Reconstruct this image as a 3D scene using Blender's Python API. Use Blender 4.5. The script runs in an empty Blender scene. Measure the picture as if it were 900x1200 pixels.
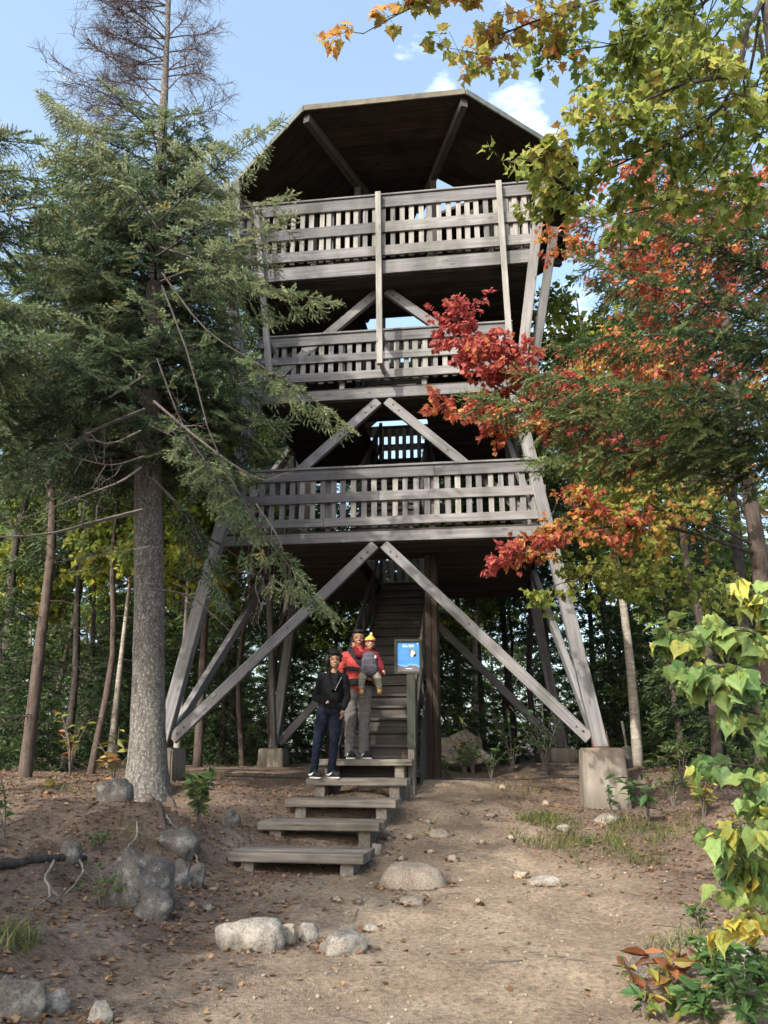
import bpy, math, random
import numpy as np
from mathutils import Vector, Matrix

rng = np.random.default_rng(7)
random.seed(7)
scene = bpy.context.scene
COL = scene.collection

# ------------------------------------------------------------------ camera
F = 933.0
TH = math.radians(16.6)
CS, SN = math.cos(TH), math.sin(TH)
CAMZ = 1.6
cam_d = bpy.data.cameras.new('camera')
cam_d.sensor_fit = 'VERTICAL'
cam_d.sensor_height = 36.0
cam_d.sensor_width = 27.0
cam_d.lens = F / 1200 * 36
cam_d.clip_start = 0.05
cam_d.clip_end = 3000
cam = bpy.data.objects.new('camera', cam_d)
COL.objects.link(cam)
cam.location = (0, 0, CAMZ)
cam.rotation_euler = (math.pi / 2 + TH, 0, 0)
scene.camera = cam

def ratio(px, py):
    x = (px - 450) / F
    y = (600 - py) / F
    Yw = CS - y * SN
    return x / Yw, (SN + y * CS) / Yw

def P(px, py, Y):
    """world point seen at photo pixel (px, py) when it stands Y metres in front of the camera"""
    a, b = ratio(px, py)
    return np.array([a * Y, Y, CAMZ + b * Y])

# ------------------------------------------------------------------ mesh builder
class MB:
    def __init__(self):
        self.v, self.f, self.g, self.m, self.n = [], [], [], [], 0
    def add(self, v, faces, g=None, mat=0):
        v = np.asarray(v, dtype=np.float64).reshape(-1, 3)
        if g is None:
            g = np.zeros_like(v)
        else:
            g = np.broadcast_to(np.asarray(g, dtype=np.float64), v.shape)
        for fa in (faces if isinstance(faces, list) else [faces]):
            fa = np.asarray(fa, dtype=np.int64)
            if fa.ndim == 1:
                fa = fa.reshape(1, -1)
            self.f.append(fa + self.n)
            self.m.append(np.full(len(fa), mat))
        self.v.append(v)
        self.g.append(g)
        self.n += len(v)
    def inst(self, tv, tf, R, pos, scale=1.0, g=None, mat=0, edge=False):
        """many rotated copies of a template baked in at once; g is one (3,) row per copy"""
        pos = np.asarray(pos).reshape(-1, 3)
        m = len(pos)
        if m == 0:
            return
        scale = np.broadcast_to(np.asarray(scale, dtype=float), (m,))
        V = np.einsum('mij,nj->mni', R, tv) * scale[:, None, None] + pos[:, None, :]
        n = len(tv)
        G = np.zeros((m, n, 3)) if g is None else np.repeat(np.asarray(g)[:, None, :], n, axis=1)
        if edge: G[:, :, 2] = np.abs(tv[:, 1]) + np.clip(tv[:, 0] - .7, 0, 1)     # distance from the midrib
        fl = []
        for fa in (tf if isinstance(tf, list) else [tf]):
            fa = np.asarray(fa)
            fl.append((fa[None] + (np.arange(m) * n)[:, None, None]).reshape(-1, fa.shape[1]))
        self.add(V.reshape(-1, 3), fl, G.reshape(-1, 3), mat)
    def merge(self, o, mat=0):
        for f in o.f: self.f.append(f + self.n); self.m.append(np.full(len(f), mat))
        self.v += o.v; self.g += o.g; self.n += o.n
    def build(self, name, mats, parent=None, smooth=False, link=True):
        me = bpy.data.meshes.new(name)
        if self.n:
            V = np.concatenate(self.v)
            me.vertices.add(len(V))
            me.vertices.foreach_set('co', V.ravel().astype(np.float32))
            li = np.concatenate([f.ravel() for f in self.f])
            sizes = np.concatenate([np.full(len(f), f.shape[1]) for f in self.f])
            starts = np.concatenate([[0], np.cumsum(sizes)[:-1]])
            me.loops.add(len(li))
            me.loops.foreach_set('vertex_index', li.astype(np.int32))
            me.polygons.add(len(sizes))
            me.polygons.foreach_set('loop_start', starts.astype(np.int32))
            me.polygons.foreach_set('loop_total', sizes.astype(np.int32))
            me.polygons.foreach_set('material_index', np.concatenate(self.m).astype(np.int32))
            me.polygons.foreach_set('use_smooth', np.full(len(sizes), bool(smooth)))
            at = me.attributes.new('grain', 'FLOAT_VECTOR', 'POINT')
            at.data.foreach_set('vector', np.concatenate(self.g).ravel().astype(np.float32))
            me.update(calc_edges=True)
        for mt in (mats if isinstance(mats, (list, tuple)) else [mats]):
            me.materials.append(mt)
        o = bpy.data.objects.new(name, me)
        COL.objects.link(o)
        if parent is not None:
            o.parent = parent
        return o

def tag(o, label=None, cat=None, group=None, kind=None):
    if label: o['label'] = label
    if cat: o['category'] = cat
    if group: o['group'] = group
    if kind: o['kind'] = kind
    return o

def thing(name, label, cat, loc=(0, 0, 0), rz=0.0, group=None):
    o = bpy.data.objects.new(name, None)
    o.empty_display_size = 0.1
    COL.objects.link(o)
    o.location = tuple(float(q) for q in loc)
    o.rotation_euler = (0, 0, rz)
    return tag(o, label, cat, group)

def copy_thing(root, loc, rz=0.0, scale=1.0, label=None, group=None):
    r = root.copy(); COL.objects.link(r)
    r.location = tuple(float(q) for q in loc); r.rotation_euler = (0, 0, rz); r.scale = (scale,) * 3
    if label: r['label'] = label
    if group: r['group'] = group
    for ch in list(root.children):
        c = ch.copy(); COL.objects.link(c); c.parent = r
        for g in list(ch.children):
            d = g.copy(); COL.objects.link(d); d.parent = c
    return r

def nrm(a):
    a = np.asarray(a, dtype=float)
    return a / np.maximum(np.linalg.norm(a, axis=-1, keepdims=True), 1e-9)

def frames(d, up=None, roll=None):
    """rotation matrices whose x axis is d and whose z axis leans to up; columns are axes"""
    d = nrm(np.asarray(d).reshape(-1, 3))
    if up is None:
        up = np.array([0, 0, 1.0])
    up = np.broadcast_to(up, d.shape) + 1e-4 * np.array([0.3, 0.7, 0.1])
    y = nrm(np.cross(up, d)); z = np.cross(d, y)
    if roll is not None:
        c, s = np.cos(roll)[:, None], np.sin(roll)[:, None]
        y, z = y * c + z * s, z * c - y * s
    return np.stack([d, y, z], axis=-1)

def beam(mb, p0, p1, w, h, up=(0, 0, 1), ch=0.006, mat=0):
    """sawn timber: chamfered box, w across, h along up; grain attribute = the board's own coordinates"""
    p0, p1 = np.asarray(p0, float), np.asarray(p1, float)
    L = np.linalg.norm(p1 - p0)
    R = frames(p1 - p0, np.asarray(up, float))[0]
    a, b = w / 2, h / 2
    ch = min(ch, a * .4, b * .4)
    prof = [(-a + ch, -b), (a - ch, -b), (a, -b + ch), (a, b - ch), (a - ch, b), (-a + ch, b), (-a, b - ch), (-a, -b + ch)]
    loc = np.array([(x, y, z) for x in (0, L) for (y, z) in prof])
    V = loc @ R.T + p0
    q = [(i, 8 + i, 8 + (i + 1) % 8, (i + 1) % 8) for i in range(8)]
    off = rng.uniform(0, 60, 3)
    mb.add(V, [np.array(q)[:, ::-1], np.array([list(range(7, -1, -1))])[:, ::-1], np.array([list(range(8, 16))])[:, ::-1]], loc + off, mat)

def tube(mb, pts, radii, seg=8, g=None, mat=0, cap=True, wob=0.0):
    pts = np.asarray(pts, float); n = len(pts)
    radii = np.broadcast_to(np.asarray(radii, float), (n,))
    t = np.gradient(pts, axis=0)
    R = frames(t, np.array([0.13, 0.21, 1.0]) if abs(nrm(t.mean(0))[2]) < .9 else np.array([0, 1.0, 0.1]))
    an = np.linspace(0, 2 * math.pi, seg, endpoint=False)
    ring = np.stack([np.zeros(seg), np.cos(an), np.sin(an)], -1)
    rr = radii[:, None] * (1 + (rng.uniform(-wob, wob, (n, seg)) if wob else 0))
    V = np.einsum('mij,nj->mni', R, ring) * rr[..., None] + pts[:, None, :]
    i = np.arange(n - 1)[:, None] * seg; j = np.arange(seg)[None]; k = (j + 1) % seg
    q = np.stack([i + j, i + k, i + seg + k, i + seg + j], -1).reshape(-1, 4)
    fl = [q]
    if cap:
        fl += [np.arange(seg)[::-1].reshape(1, -1), (np.arange(seg) + (n - 1) * seg).reshape(1, -1)]
    if g is None:
        s = np.concatenate([[0], np.cumsum(np.linalg.norm(np.diff(pts, axis=0), axis=1))])
        G = np.stack([np.repeat(s, seg), np.tile(np.cos(an), n) * .1, np.tile(np.sin(an), n) * .1], -1) + rng.uniform(0, 40, 3)
    else:
        G = g
    mb.add(V.reshape(-1, 3), fl, G, mat)

def smooth_path(pts, n=12):
    """Catmull-Rom through the given points"""
    pts = np.asarray(pts, float)
    if len(pts) == 2:
        return pts[0] + (pts[1] - pts[0]) * np.linspace(0, 1, n)[:, None]
    q = np.vstack([2 * pts[0] - pts[1], pts, 2 * pts[-1] - pts[-2]])
    out = []
    for k in range(n):
        u = k / (n - 1) * (len(pts) - 1)
        i = min(int(u), len(pts) - 2); f = u - i
        a, b, c, d = q[i:i + 4]
        out.append(.5 * (2 * b + (c - a) * f + (2 * a - 5 * b + 4 * c - d) * f * f + (3 * b - a - 3 * c + d) * f ** 3))
    return np.array(out)

# value noise for shapes (terrain, rocks, bark)
_tab = np.random.default_rng(3).uniform(-1, 1, (64, 64, 64))
def vnoise(p):
    p = np.asarray(p, float)
    i = np.floor(p).astype(int); f = p - i
    f = f * f * (3 - 2 * f)
    i &= 63; j = (i + 1) & 63
    x0, y0, z0 = i[..., 0], i[..., 1], i[..., 2]; x1, y1, z1 = j[..., 0], j[..., 1], j[..., 2]
    fx, fy, fz = f[..., 0], f[..., 1], f[..., 2]
    T = _tab
    c00 = T[x0, y0, z0] * (1 - fx) + T[x1, y0, z0] * fx
    c10 = T[x0, y1, z0] * (1 - fx) + T[x1, y1, z0] * fx
    c01 = T[x0, y0, z1] * (1 - fx) + T[x1, y0, z1] * fx
    c11 = T[x0, y1, z1] * (1 - fx) + T[x1, y1, z1] * fx
    return (c00 * (1 - fy) + c10 * fy) * (1 - fz) + (c01 * (1 - fy) + c11 * fy) * fz
def fbm(p, oct=4):
    p = np.asarray(p, float); r = 0; a = 1.0; t = 0
    for k in range(oct):
        r = r + a * vnoise(p * 2 ** k + 17.3 * k); t += a; a *= .5
    return r / t

# ------------------------------------------------------------------ materials
def nmat(name):
    m = bpy.data.materials.new(name); m.use_nodes = True
    nt = m.node_tree; nt.nodes.clear()
    out = nt.nodes.new('ShaderNodeOutputMaterial')
    return m, nt, out
def N(nt, t, **kw):
    n = nt.nodes.new('ShaderNode' + t)
    for k, v in kw.items():
        if k in n.inputs: n.inputs[k].default_value = v
        else: setattr(n, k, v)
    return n
def ramp(nt, stops, interp='LINEAR'):
    r = nt.nodes.new('ShaderNodeValToRGB')
    e = r.color_ramp.elements
    while len(e) < len(stops): e.new(0.5)
    for i, (p, c) in enumerate(stops):
        e[i].position = p; e[i].color = (*c, 1) if len(c) == 3 else c
    r.color_ramp.interpolation = interp
    return r
def mixc(nt, fac, a, b, blend='MIX'):
    m = nt.nodes.new('ShaderNodeMix'); m.data_type = 'RGBA'; m.blend_type = blend
    for s, x in ((0, fac), (6, a), (7, b)):
        if hasattr(x, 'is_output'): nt.links.new(x, m.inputs[s])
        elif s == 0: m.inputs[0].default_value = x
        else: m.inputs[s].default_value = (*x, 1)
    return m.outputs[2]
def vec_noise(nt, src, scale, sc=1.0, detail=4, rough=.55):
    mp = N(nt, 'Mapping'); mp.inputs['Scale'].default_value = scale
    nt.links.new(src, mp.inputs['Vector'])
    n = N(nt, 'TexNoise'); n.inputs['Scale'].default_value = sc; n.inputs['Detail'].default_value = detail; n.inputs['Roughness'].default_value = rough
    nt.links.new(mp.outputs[0], n.inputs['Vector'])
    return n.outputs['Fac']
def finish(nt, out, col, rough=.85, bump=None, bstr=.3, bdist=.01, spec=.3, metal=0.0):
    b = N(nt, 'BsdfPrincipled')
    b.inputs['Roughness'].default_value = rough
    b.inputs['Specular IOR Level'].default_value = spec
    b.inputs['Metallic'].default_value = metal
    if hasattr(col, 'is_output'): nt.links.new(col, b.inputs['Base Color'])
    else: b.inputs['Base Color'].default_value = (*col, 1)
    if bump is not None:
        bp = N(nt, 'Bump'); bp.inputs['Strength'].default_value = bstr; bp.inputs['Distance'].default_value = bdist
        nt.links.new(bump, bp.inputs['Height']); nt.links.new(bp.outputs[0], b.inputs['Normal'])
    nt.links.new(b.outputs[0], out.inputs[0])
    return b
def grain_attr(nt):
    a = N(nt, 'Attribute'); a.attribute_name = 'grain'
    return a.outputs['Vector']

def wood_mat(name, dark, mid, light, weather=(.27, .26, .26), wf=.5):
    m, nt, out = nmat(name)
    g = grain_attr(nt)
    n1 = vec_noise(nt, g, (1.3, 30, 30), 1.0, 6, .6)
    n2 = vec_noise(nt, g, (.6, 3, 3), 1.0, 3, .5)
    r = ramp(nt, [(.28, dark), (.5, mid), (.75, light)])
    nt.links.new(n1, r.inputs[0])
    isl = N(nt, 'NewGeometry')
    r3 = ramp(nt, [(0, (.62, .62, .63)), (.5, (.92, .91, .9)), (1, (1.15, 1.12, 1.08))])
    nt.links.new(isl.outputs['Random Per Island'], r3.inputs[0])
    r2 = ramp(nt, [(.4, (0, 0, 0)), (.65, (1, 1, 1))])
    nt.links.new(n2, r2.inputs[0])
    mm = N(nt, 'Math', operation='MULTIPLY'); mm.inputs[1].default_value = wf
    nt.links.new(r2.outputs[0], mm.inputs[0])
    c = mixc(nt, mm.outputs[0], r.outputs[0], weather)
    c = mixc(nt, 1.0, c, r3.outputs[0], 'MULTIPLY')
    # knots
    vo = N(nt, 'TexVoronoi'); mp = N(nt, 'Mapping'); mp.inputs['Scale'].default_value = (1.6, 9, 9)
    nt.links.new(g, mp.inputs[0]); nt.links.new(mp.outputs[0], vo.inputs['Vector']); vo.inputs['Scale'].default_value = 1.0
    rk = ramp(nt, [(.05, (1, 1, 1)), (.13, (0, 0, 0))]); nt.links.new(vo.outputs['Distance'], rk.inputs[0])
    c = mixc(nt, rk.outputs[0], c, tuple(x * .55 for x in dark))
    tc = N(nt, 'TexCoord')
    n4 = vec_noise(nt, tc.outputs['Object'], (1, 1, .45), 1.6, 5, .6)
    r4 = ramp(nt, [(.34, (.62, .63, .6)), (.52, (1, 1, 1)), (.7, (1.12, 1.1, 1.06))]); nt.links.new(n4, r4.inputs[0])
    c = mixc(nt, 1.0, c, r4.outputs[0], 'MULTIPLY')
    n5 = vec_noise(nt, tc.outputs['Object'], (1, 1, .6), 3.1, 5, .65)
    r5 = ramp(nt, [(.58, (0, 0, 0)), (.72, (.4, .4, .4))]); nt.links.new(n5, r5.inputs[0])
    c = mixc(nt, r5.outputs[0], c, tuple(q * k for q, k in zip(mid, (.75, .86, .62))))
    finish(nt, out, c, .88, n1, .35, .006, .2)
    return m

def simple_mat(name, col, rough=.8, var=.25, scale=8.0, bstr=.15, metal=0, spec=.3):
    m, nt, out = nmat(name)
    tc = N(nt, 'TexCoord')
    n = vec_noise(nt, tc.outputs['Object'], (1, 1, 1), scale, 5)
    r = ramp(nt, [(.3, tuple(c * (1 - var) for c in col)), (.7, tuple(min(1, c * (1 + var)) for c in col))])
    nt.links.new(n, r.inputs[0])
    finish(nt, out, r.outputs[0], rough, n, bstr, .01, spec, metal)
    return m

def leaf_mat(name, stops, trans=.4, rough=.55, noise=0.0, hue_axis=0):
    """leaf colour from the per-leaf attribute (x hue place on the ramp, y lightness), thin translucent blade"""
    m, nt, out = nmat(name)
    g = grain_attr(nt)
    sp = N(nt, 'SeparateXYZ'); nt.links.new(g, sp.inputs[0])
    ma = N(nt, 'Math', operation='MULTIPLY_ADD'); nt.links.new(sp.outputs[2], ma.inputs[0]); ma.inputs[1].default_value = .28; nt.links.new(sp.outputs[0], ma.inputs[2])
    sb_ = N(nt, 'Math', operation='SUBTRACT'); nt.links.new(ma.outputs[0], sb_.inputs[0]); sb_.inputs[1].default_value = .07 if trans > .35 else 0.0
    r = ramp(nt, stops); nt.links.new(sb_.outputs[0], r.inputs[0])
    mu = N(nt, 'MapRange'); nt.links.new(sp.outputs[1], mu.inputs[0]); mu.inputs[3].default_value = .65; mu.inputs[4].default_value = 1.35
    hv = N(nt, 'HueSaturation'); nt.links.new(r.outputs[0], hv.inputs['Color']); nt.links.new(mu.outputs[0], hv.inputs['Value'])
    b = N(nt, 'BsdfPrincipled'); b.inputs['Roughness'].default_value = rough; b.inputs['Specular IOR Level'].default_value = .25
    lc = hv.outputs[0]
    if trans > .35:                                 # blotches and specks on the blade
        tcl = N(nt, 'TexCoord'); nl = vec_noise(nt, tcl.outputs['Object'], (1, 1, 1), 55, 4, .7)
        rl = ramp(nt, [(.3, (.55, .45, .3)), (.42, (.92, .92, .9)), (.65, (1.1, 1.1, 1.05))]); nt.links.new(nl, rl.inputs[0])
        lc = mixc(nt, 1.0, hv.outputs[0], rl.outputs[0], 'MULTIPLY')
    nt.links.new(lc, b.inputs['Base Color'])
    if trans > 0:
        t = N(nt, 'BsdfTranslucent'); nt.links.new(lc, t.inputs[0])
        mx = N(nt, 'MixShader'); mx.inputs[0].default_value = trans
        nt.links.new(b.outputs[0], mx.inputs[1]); nt.links.new(t.outputs[0], mx.inputs[2])
        nt.links.new(mx.outputs[0], out.inputs[0])
    else:
        nt.links.new(b.outputs[0], out.inputs[0])
    return m

def bark_mat(name, dark, light, spots=(.4, .42, .38), spot_amt=.3, sc=(9, 9, 2.2)):
    m, nt, out = nmat(name)
    tc = N(nt, 'TexCoord')
    n1 = vec_noise(nt, tc.outputs['Object'], sc, 2.2, 6, .65)
    n2 = vec_noise(nt, tc.outputs['Object'], (1, 1, .7), 38, 5, .7)
    r = ramp(nt, [(.3, dark), (.68, light)]); nt.links.new(n1, r.inputs[0])
    r2 = ramp(nt, [(.62 - .25 * spot_amt, (0, 0, 0)), (.72 - .25 * spot_amt, (1, 1, 1))]); nt.links.new(n2, r2.inputs[0])
    mm = N(nt, 'Math', operation='MULTIPLY'); mm.inputs[1].default_value = .8; nt.links.new(r2.outputs[0], mm.inputs[0])
    c = mixc(nt, mm.outputs[0], r.outputs[0], spots)
    finish(nt, out, c, .95, n1, .7, .02, .15)
    return m

M = {}
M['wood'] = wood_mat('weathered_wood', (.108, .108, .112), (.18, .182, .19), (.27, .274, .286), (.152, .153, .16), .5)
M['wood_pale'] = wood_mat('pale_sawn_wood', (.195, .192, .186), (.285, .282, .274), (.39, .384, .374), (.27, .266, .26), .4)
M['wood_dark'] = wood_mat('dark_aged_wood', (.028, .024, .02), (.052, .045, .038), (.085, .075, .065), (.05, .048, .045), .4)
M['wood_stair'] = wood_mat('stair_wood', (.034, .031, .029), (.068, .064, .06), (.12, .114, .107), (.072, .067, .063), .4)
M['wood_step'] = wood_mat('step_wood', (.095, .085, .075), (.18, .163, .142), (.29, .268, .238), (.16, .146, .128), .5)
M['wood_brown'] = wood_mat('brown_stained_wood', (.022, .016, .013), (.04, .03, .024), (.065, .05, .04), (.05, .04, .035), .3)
M['green_paint'] = wood_mat('pale_green_paint', (.17, .21, .15), (.24, .28, .2), (.34, .37, .28), (.3, .31, .26), .5)
M['sign_green'] = wood_mat('dark_green_paint', (.032, .038, .032), (.046, .053, .044), (.066, .072, .06), (.055, .06, .05), .4)
M['roof_metal'] = simple_mat('roof_trim', (.13, .14, .125), .6, .3, 6)
M['roof_trim_rust'] = simple_mat('rusty_roof_trim', (.095, .085, .062), .7, .5, 4)
M['rust'] = simple_mat('rusty_steel', (.12, .06, .04), .8, .5, 20, .4, .3)
M['black_plastic'] = simple_mat('black_cable', (.02, .02, .02), .6, .2, 10, .1)
M['grey_metal'] = simple_mat('grey_metal', (.22, .23, .23), .6, .15, 10, .1, .4)

def concrete():
    m, nt, out = nmat('stained_concrete')
    tc = N(nt, 'TexCoord')
    n1 = vec_noise(nt, tc.outputs['Object'], (1, 1, .6), 3.5, 6)
    n2 = vec_noise(nt, tc.outputs['Object'], (1, 1, 1), 60, 3)
    r = ramp(nt, [(.3, (.16, .142, .118)), (.55, (.235, .213, .182)), (.75, (.3, .278, .243))]); nt.links.new(n1, r.inputs[0])
    st = vec_noise(nt, tc.outputs['Object'], (6, 6, .5), 1.6, 4)
    rs = ramp(nt, [(.52, (0, 0, 0)), (.7, (.6, .6, .6))]); nt.links.new(st, rs.inputs[0])
    c = mixc(nt, rs.outputs[0], r.outputs[0], (.12, .1, .075))
    # rust wash running down from the steel foot at the top
    sx = N(nt, 'SeparateXYZ'); nt.links.new(tc.outputs['Object'], sx.inputs[0])
    mr = N(nt, 'MapRange'); nt.links.new(sx.outputs[2], mr.inputs[0]); mr.inputs[1].default_value = .55; mr.inputs[2].default_value = .82
    mu = N(nt, 'Math', operation='MULTIPLY'); nt.links.new(mr.outputs[0], mu.inputs[0]); nt.links.new(n1, mu.inputs[1])
    c = mixc(nt, mu.outputs[0], c, (.13, .085, .05))
    mb_ = N(nt, 'MapRange'); nt.links.new(sx.outputs[2], mb_.inputs[0]); mb_.inputs[1].default_value = .28; mb_.inputs[2].default_value = -.02
    mu3 = N(nt, 'Math', operation='MULTIPLY'); nt.links.new(mb_.outputs[0], mu3.inputs[0]); nt.links.new(st, mu3.inputs[1])
    c = mixc(nt, mu3.outputs[0], c, (.07, .06, .04))             # soil splashed on the foot
    finish(nt, out, c, .9, n2, .25, .006, .2)
    return m
M['concrete'] = concrete()

def rock_mat(name, a, b, c, lichen=(.42, .44, .38)):
    m, nt, out = nmat(name)
    tc = N(nt, 'TexCoord')
    n1 = vec_noise(nt, tc.outputs['Object'], (1, 1, 1), 5, 6, .65)
    n2 = vec_noise(nt, tc.outputs['Object'], (1, 1, 1), 70, 3, .7)
    n3 = vec_noise(nt, tc.outputs['Object'], (1, 1, 1), 11, 6, .7)
    r = ramp(nt, [(.3, a), (.52, b), (.72, c)]); nt.links.new(n1, r.inputs[0])
    rs = ramp(nt, [(.35, (.55, .55, .55)), (.5, (1, 1, 1)), (.68, (1.3, 1.3, 1.3))]); nt.links.new(n2, rs.inputs[0])
    cc = mixc(nt, 1.0, r.outputs[0], rs.outputs[0], 'MULTIPLY')
    rl = ramp(nt, [(.54, (0, 0, 0)), (.6, (.75, .75, .75))]); nt.links.new(n3, rl.inputs[0])
    cc = mixc(nt, rl.outputs[0], cc, lichen)
    finish(nt, out, cc, .92, n3, .6, .015, .25)
    return m
M['granite'] = rock_mat('pale_granite', (.14, .124, .105), (.225, .204, .175), (.31, .287, .25), (.29, .29, .255))
M['granite_dark'] = rock_mat('lichened_granite', (.055, .05, .045), (.108, .098, .086), (.17, .158, .143), (.22, .225, .2))
M['granite_tan'] = rock_mat('worn_tan_granite', (.19, .155, .12), (.27, .225, .175), (.35, .3, .24), (.3, .26, .2))

M['bark'] = bark_mat('lichened_spruce_bark', (.05, .044, .04), (.15, .138, .125), (.27, .28, .255), .42)
M['bark_red'] = bark_mat('reddish_bark', (.045, .034, .029), (.115, .092, .08), (.2, .18, .165), .15)
M['bark_dark'] = bark_mat('dark_bark', (.025, .022, .02), (.075, .066, .06), (.16, .16, .15), .15)
M['bark_birch'] = bark_mat('pale_birch_bark', (.2, .175, .15), (.42, .39, .34), (.07, .06, .055), .25, (2, 2, 9))
M['twig'] = simple_mat('dry_twig', (.11, .095, .085), .9, .3, 20)
M['twig_red'] = simple_mat('dead_reddish_twig', (.1, .068, .062), .9, .3, 20)
M['drift'] = simple_mat('bleached_root', (.19, .172, .15), .9, .35, 15, .4)

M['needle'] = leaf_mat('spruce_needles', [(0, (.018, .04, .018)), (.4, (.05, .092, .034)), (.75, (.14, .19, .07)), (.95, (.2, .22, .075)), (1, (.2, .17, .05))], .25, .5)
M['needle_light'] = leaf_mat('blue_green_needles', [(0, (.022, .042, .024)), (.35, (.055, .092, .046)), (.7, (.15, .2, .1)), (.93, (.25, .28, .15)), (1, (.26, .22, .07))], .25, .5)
M['needle_bg'] = leaf_mat('forest_needles', [(0, (.018, .04, .018)), (.5, (.05, .09, .035)), (1, (.115, .155, .055))], .25, .6)
MAPLE = [(0, (.13, .21, .05)), (.25, (.26, .32, .075)), (.45, (.36, .36, .09)), (.6, (.52, .31, .085)), (.75, (.56, .2, .09)), (.88, (.52, .135, .105)), (1, (.4, .085, .085))]
M['maple'] = leaf_mat('maple_leaves', MAPLE, .55, .5)
M['maple_bg'] = leaf_mat('forest_leaves', [(0, (.08, .14, .03)), (.5, (.22, .28, .055)), (.8, (.42, .42, .07)), (1, (.55, .42, .06))], .55, .6)
M['sapling'] = leaf_mat('sapling_leaves', [(0, (.1, .19, .07)), (.5, (.21, .29, .09)), (.8, (.42, .4, .09)), (1, (.5, .36, .07))], .45, .45)
M['herb'] = leaf_mat('low_plant_leaves', [(0, (.035, .085, .03)), (.5, (.1, .17, .04)), (.8, (.32, .26, .06)), (1, (.22, .085, .04))], .3, .5)
M['litter'] = leaf_mat('fallen_leaf', [(0, (.09, .05, .03)), (.45, (.19, .105, .055)), (.75, (.25, .165, .095)), (.93, (.33, .2, .09)), (1, (.34, .07, .04))], .1, .8)
M['grass'] = leaf_mat('grass_blade', [(0, (.04, .075, .02)), (.6, (.1, .13, .035)), (1, (.28, .23, .1))], .3, .6)
M['pebble'] = leaf_mat('pebble_stone', [(0, (.1, .082, .062)), (.6, (.2, .168, .13)), (1, (.31, .27, .22))], 0, .9)
# ------------------------------------------------------------------ terrain
CP = np.array([
    (0, 0, 0.0), (0, 3, .15), (-1.2, 4.6, .34), (0, 4.6, .27), (1.2, 4.6, .26), (2.1, 4.5, .40), (3.2, 4.6, .55), (-3, 4.3, .55), (-4.5, 5, .8),
    (-2.6, 5.6, .6), (-2.2, 6.0, .52), (-1.2, 6.0, .38), (0, 6, .34), (1.3, 6, .37), (2.6, 6.2, .45), (3.6, 6.5, .65),
    (-3.6, 6.8, .88), (-2.9, 6.9, .76), (-2.1, 6.9, .54), (-1.2, 7.4, .44), (-.2, 7.8, .45), (.6, 7.9, .47), (1.6, 8, .45), (2.6, 8, .56), (3.6, 8.5, .8),
    (-2.4, 8.5, 1.1), (-3.6, 8.6, 1.13), (-5, 8.6, 1.2), (-1.9, 8.9, .86), (-1.1, 8.2, .48), (-.5, 8.2, .46), (-.1, 8.8, .56), (.7, 9, .6), (1.6, 9, .62), (2.3, 9, .66),
    (-.7, 9.5, .72), (.1, 9.8, .74), (.7, 10, .74), (1.6, 10, .77), (3, 10, .82), (4, 9.6, 1.0), (6, 9.5, 1.2),
    (-.9, 10.8, 1.02), (-.3, 10.9, 1.08), (.4, 11, .97), (1.3, 11.2, .93), (2.95, 11.2, .87), (4.6, 11.5, 1.1), (-2.2, 10.8, 1.15), (-4, 11.5, 1.22), (-6, 12, 1.28),
    (-.3, 12.2, 1.2), (.9, 12.4, 1.17), (2.4, 12.8, 1.15), (4.5, 13, 1.3), (-2.5, 13, 1.22),
    (0, 15, 1.24), (4, 16, 1.35), (-4, 16, 1.28), (0, 20, 1.3), (8, 20, 1.45), (-8, 20, 1.4), (0, 30, 1.5), (12, 12, 1.4), (-12, 12, 1.5), (12, 4, 1.0), (-12, 4, 1.1), (8, 0, .5), (-8, 0, .6),
    (0, -10, 0.0), (20, -10, .3), (-20, -10, .3), (0, 60, 1.8), (40, 40, 1.9), (-40, 40, 1.9), (60, 0, 1.5), (-60, 0, 1.5), (0, 200, 2.5), (200, 100, 3), (-200, 100, 3), (0, -100, 0)])
def ground_z(x, y, rough=True):
    x = np.asarray(x, float); y = np.asarray(y, float)
    shp = x.shape
    X = x.ravel(); Y = y.ravel()
    out = np.zeros(len(X))
    for a in range(0, len(X), 20000):
        d2 = (X[a:a + 20000, None] - CP[None, :, 0]) ** 2 + (Y[a:a + 20000, None] - CP[None, :, 1]) ** 2
        w = 1 / (d2 + .12) ** 2
        out[a:a + 20000] = (w * CP[None, :, 2]).sum(1) / w.sum(1)
    if rough:
        p = np.stack([X, Y, np.zeros_like(X)], -1)
        amp = np.clip(np.abs(X) / 2.5, .35, 1)
        out = out + .035 * amp * fbm(p * 1.4, 3) + .016 * fbm(p * 6 + 5, 3)
    return out.reshape(shp)
def gz(x, y):
    return float(ground_z(np.array([x]), np.array([y]))[0])
def hit(px, py, y0=3.5, y1=40):
    """where the line of sight through a photo pixel meets the ground"""
    ys = np.linspace(y0, y1, 1500)
    a, b = ratio(px, py)
    d = CAMZ + b * ys - ground_z(a * ys, ys)
    k = int(np.argmax(d < 0)) if (d < 0).any() else len(ys) - 1
    return np.array([a * ys[k], ys[k], gz(a * ys[k], ys[k])])

def axis(dense0, dense1, step, far):
    a = list(np.arange(dense0, dense1, step))
    s = step
    lo = [dense0]
    while lo[-1] > -far: s *= 1.22; lo.append(lo[-1] - s)
    s = step; hi = [a[-1] + step]
    while hi[-1] < far: s *= 1.22; hi.append(hi[-1] + s)
    return np.array(lo[:0:-1] + a + hi)
gx = axis(-4.8, 5.0, .035, 700.0); gy = axis(3.6, 14.5, .035, 700.0)
GX, GY = np.meshgrid(gx, gy)
GZ = ground_z(GX, GY)
nx, ny = len(gx), len(gy)
mb = MB()
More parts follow.
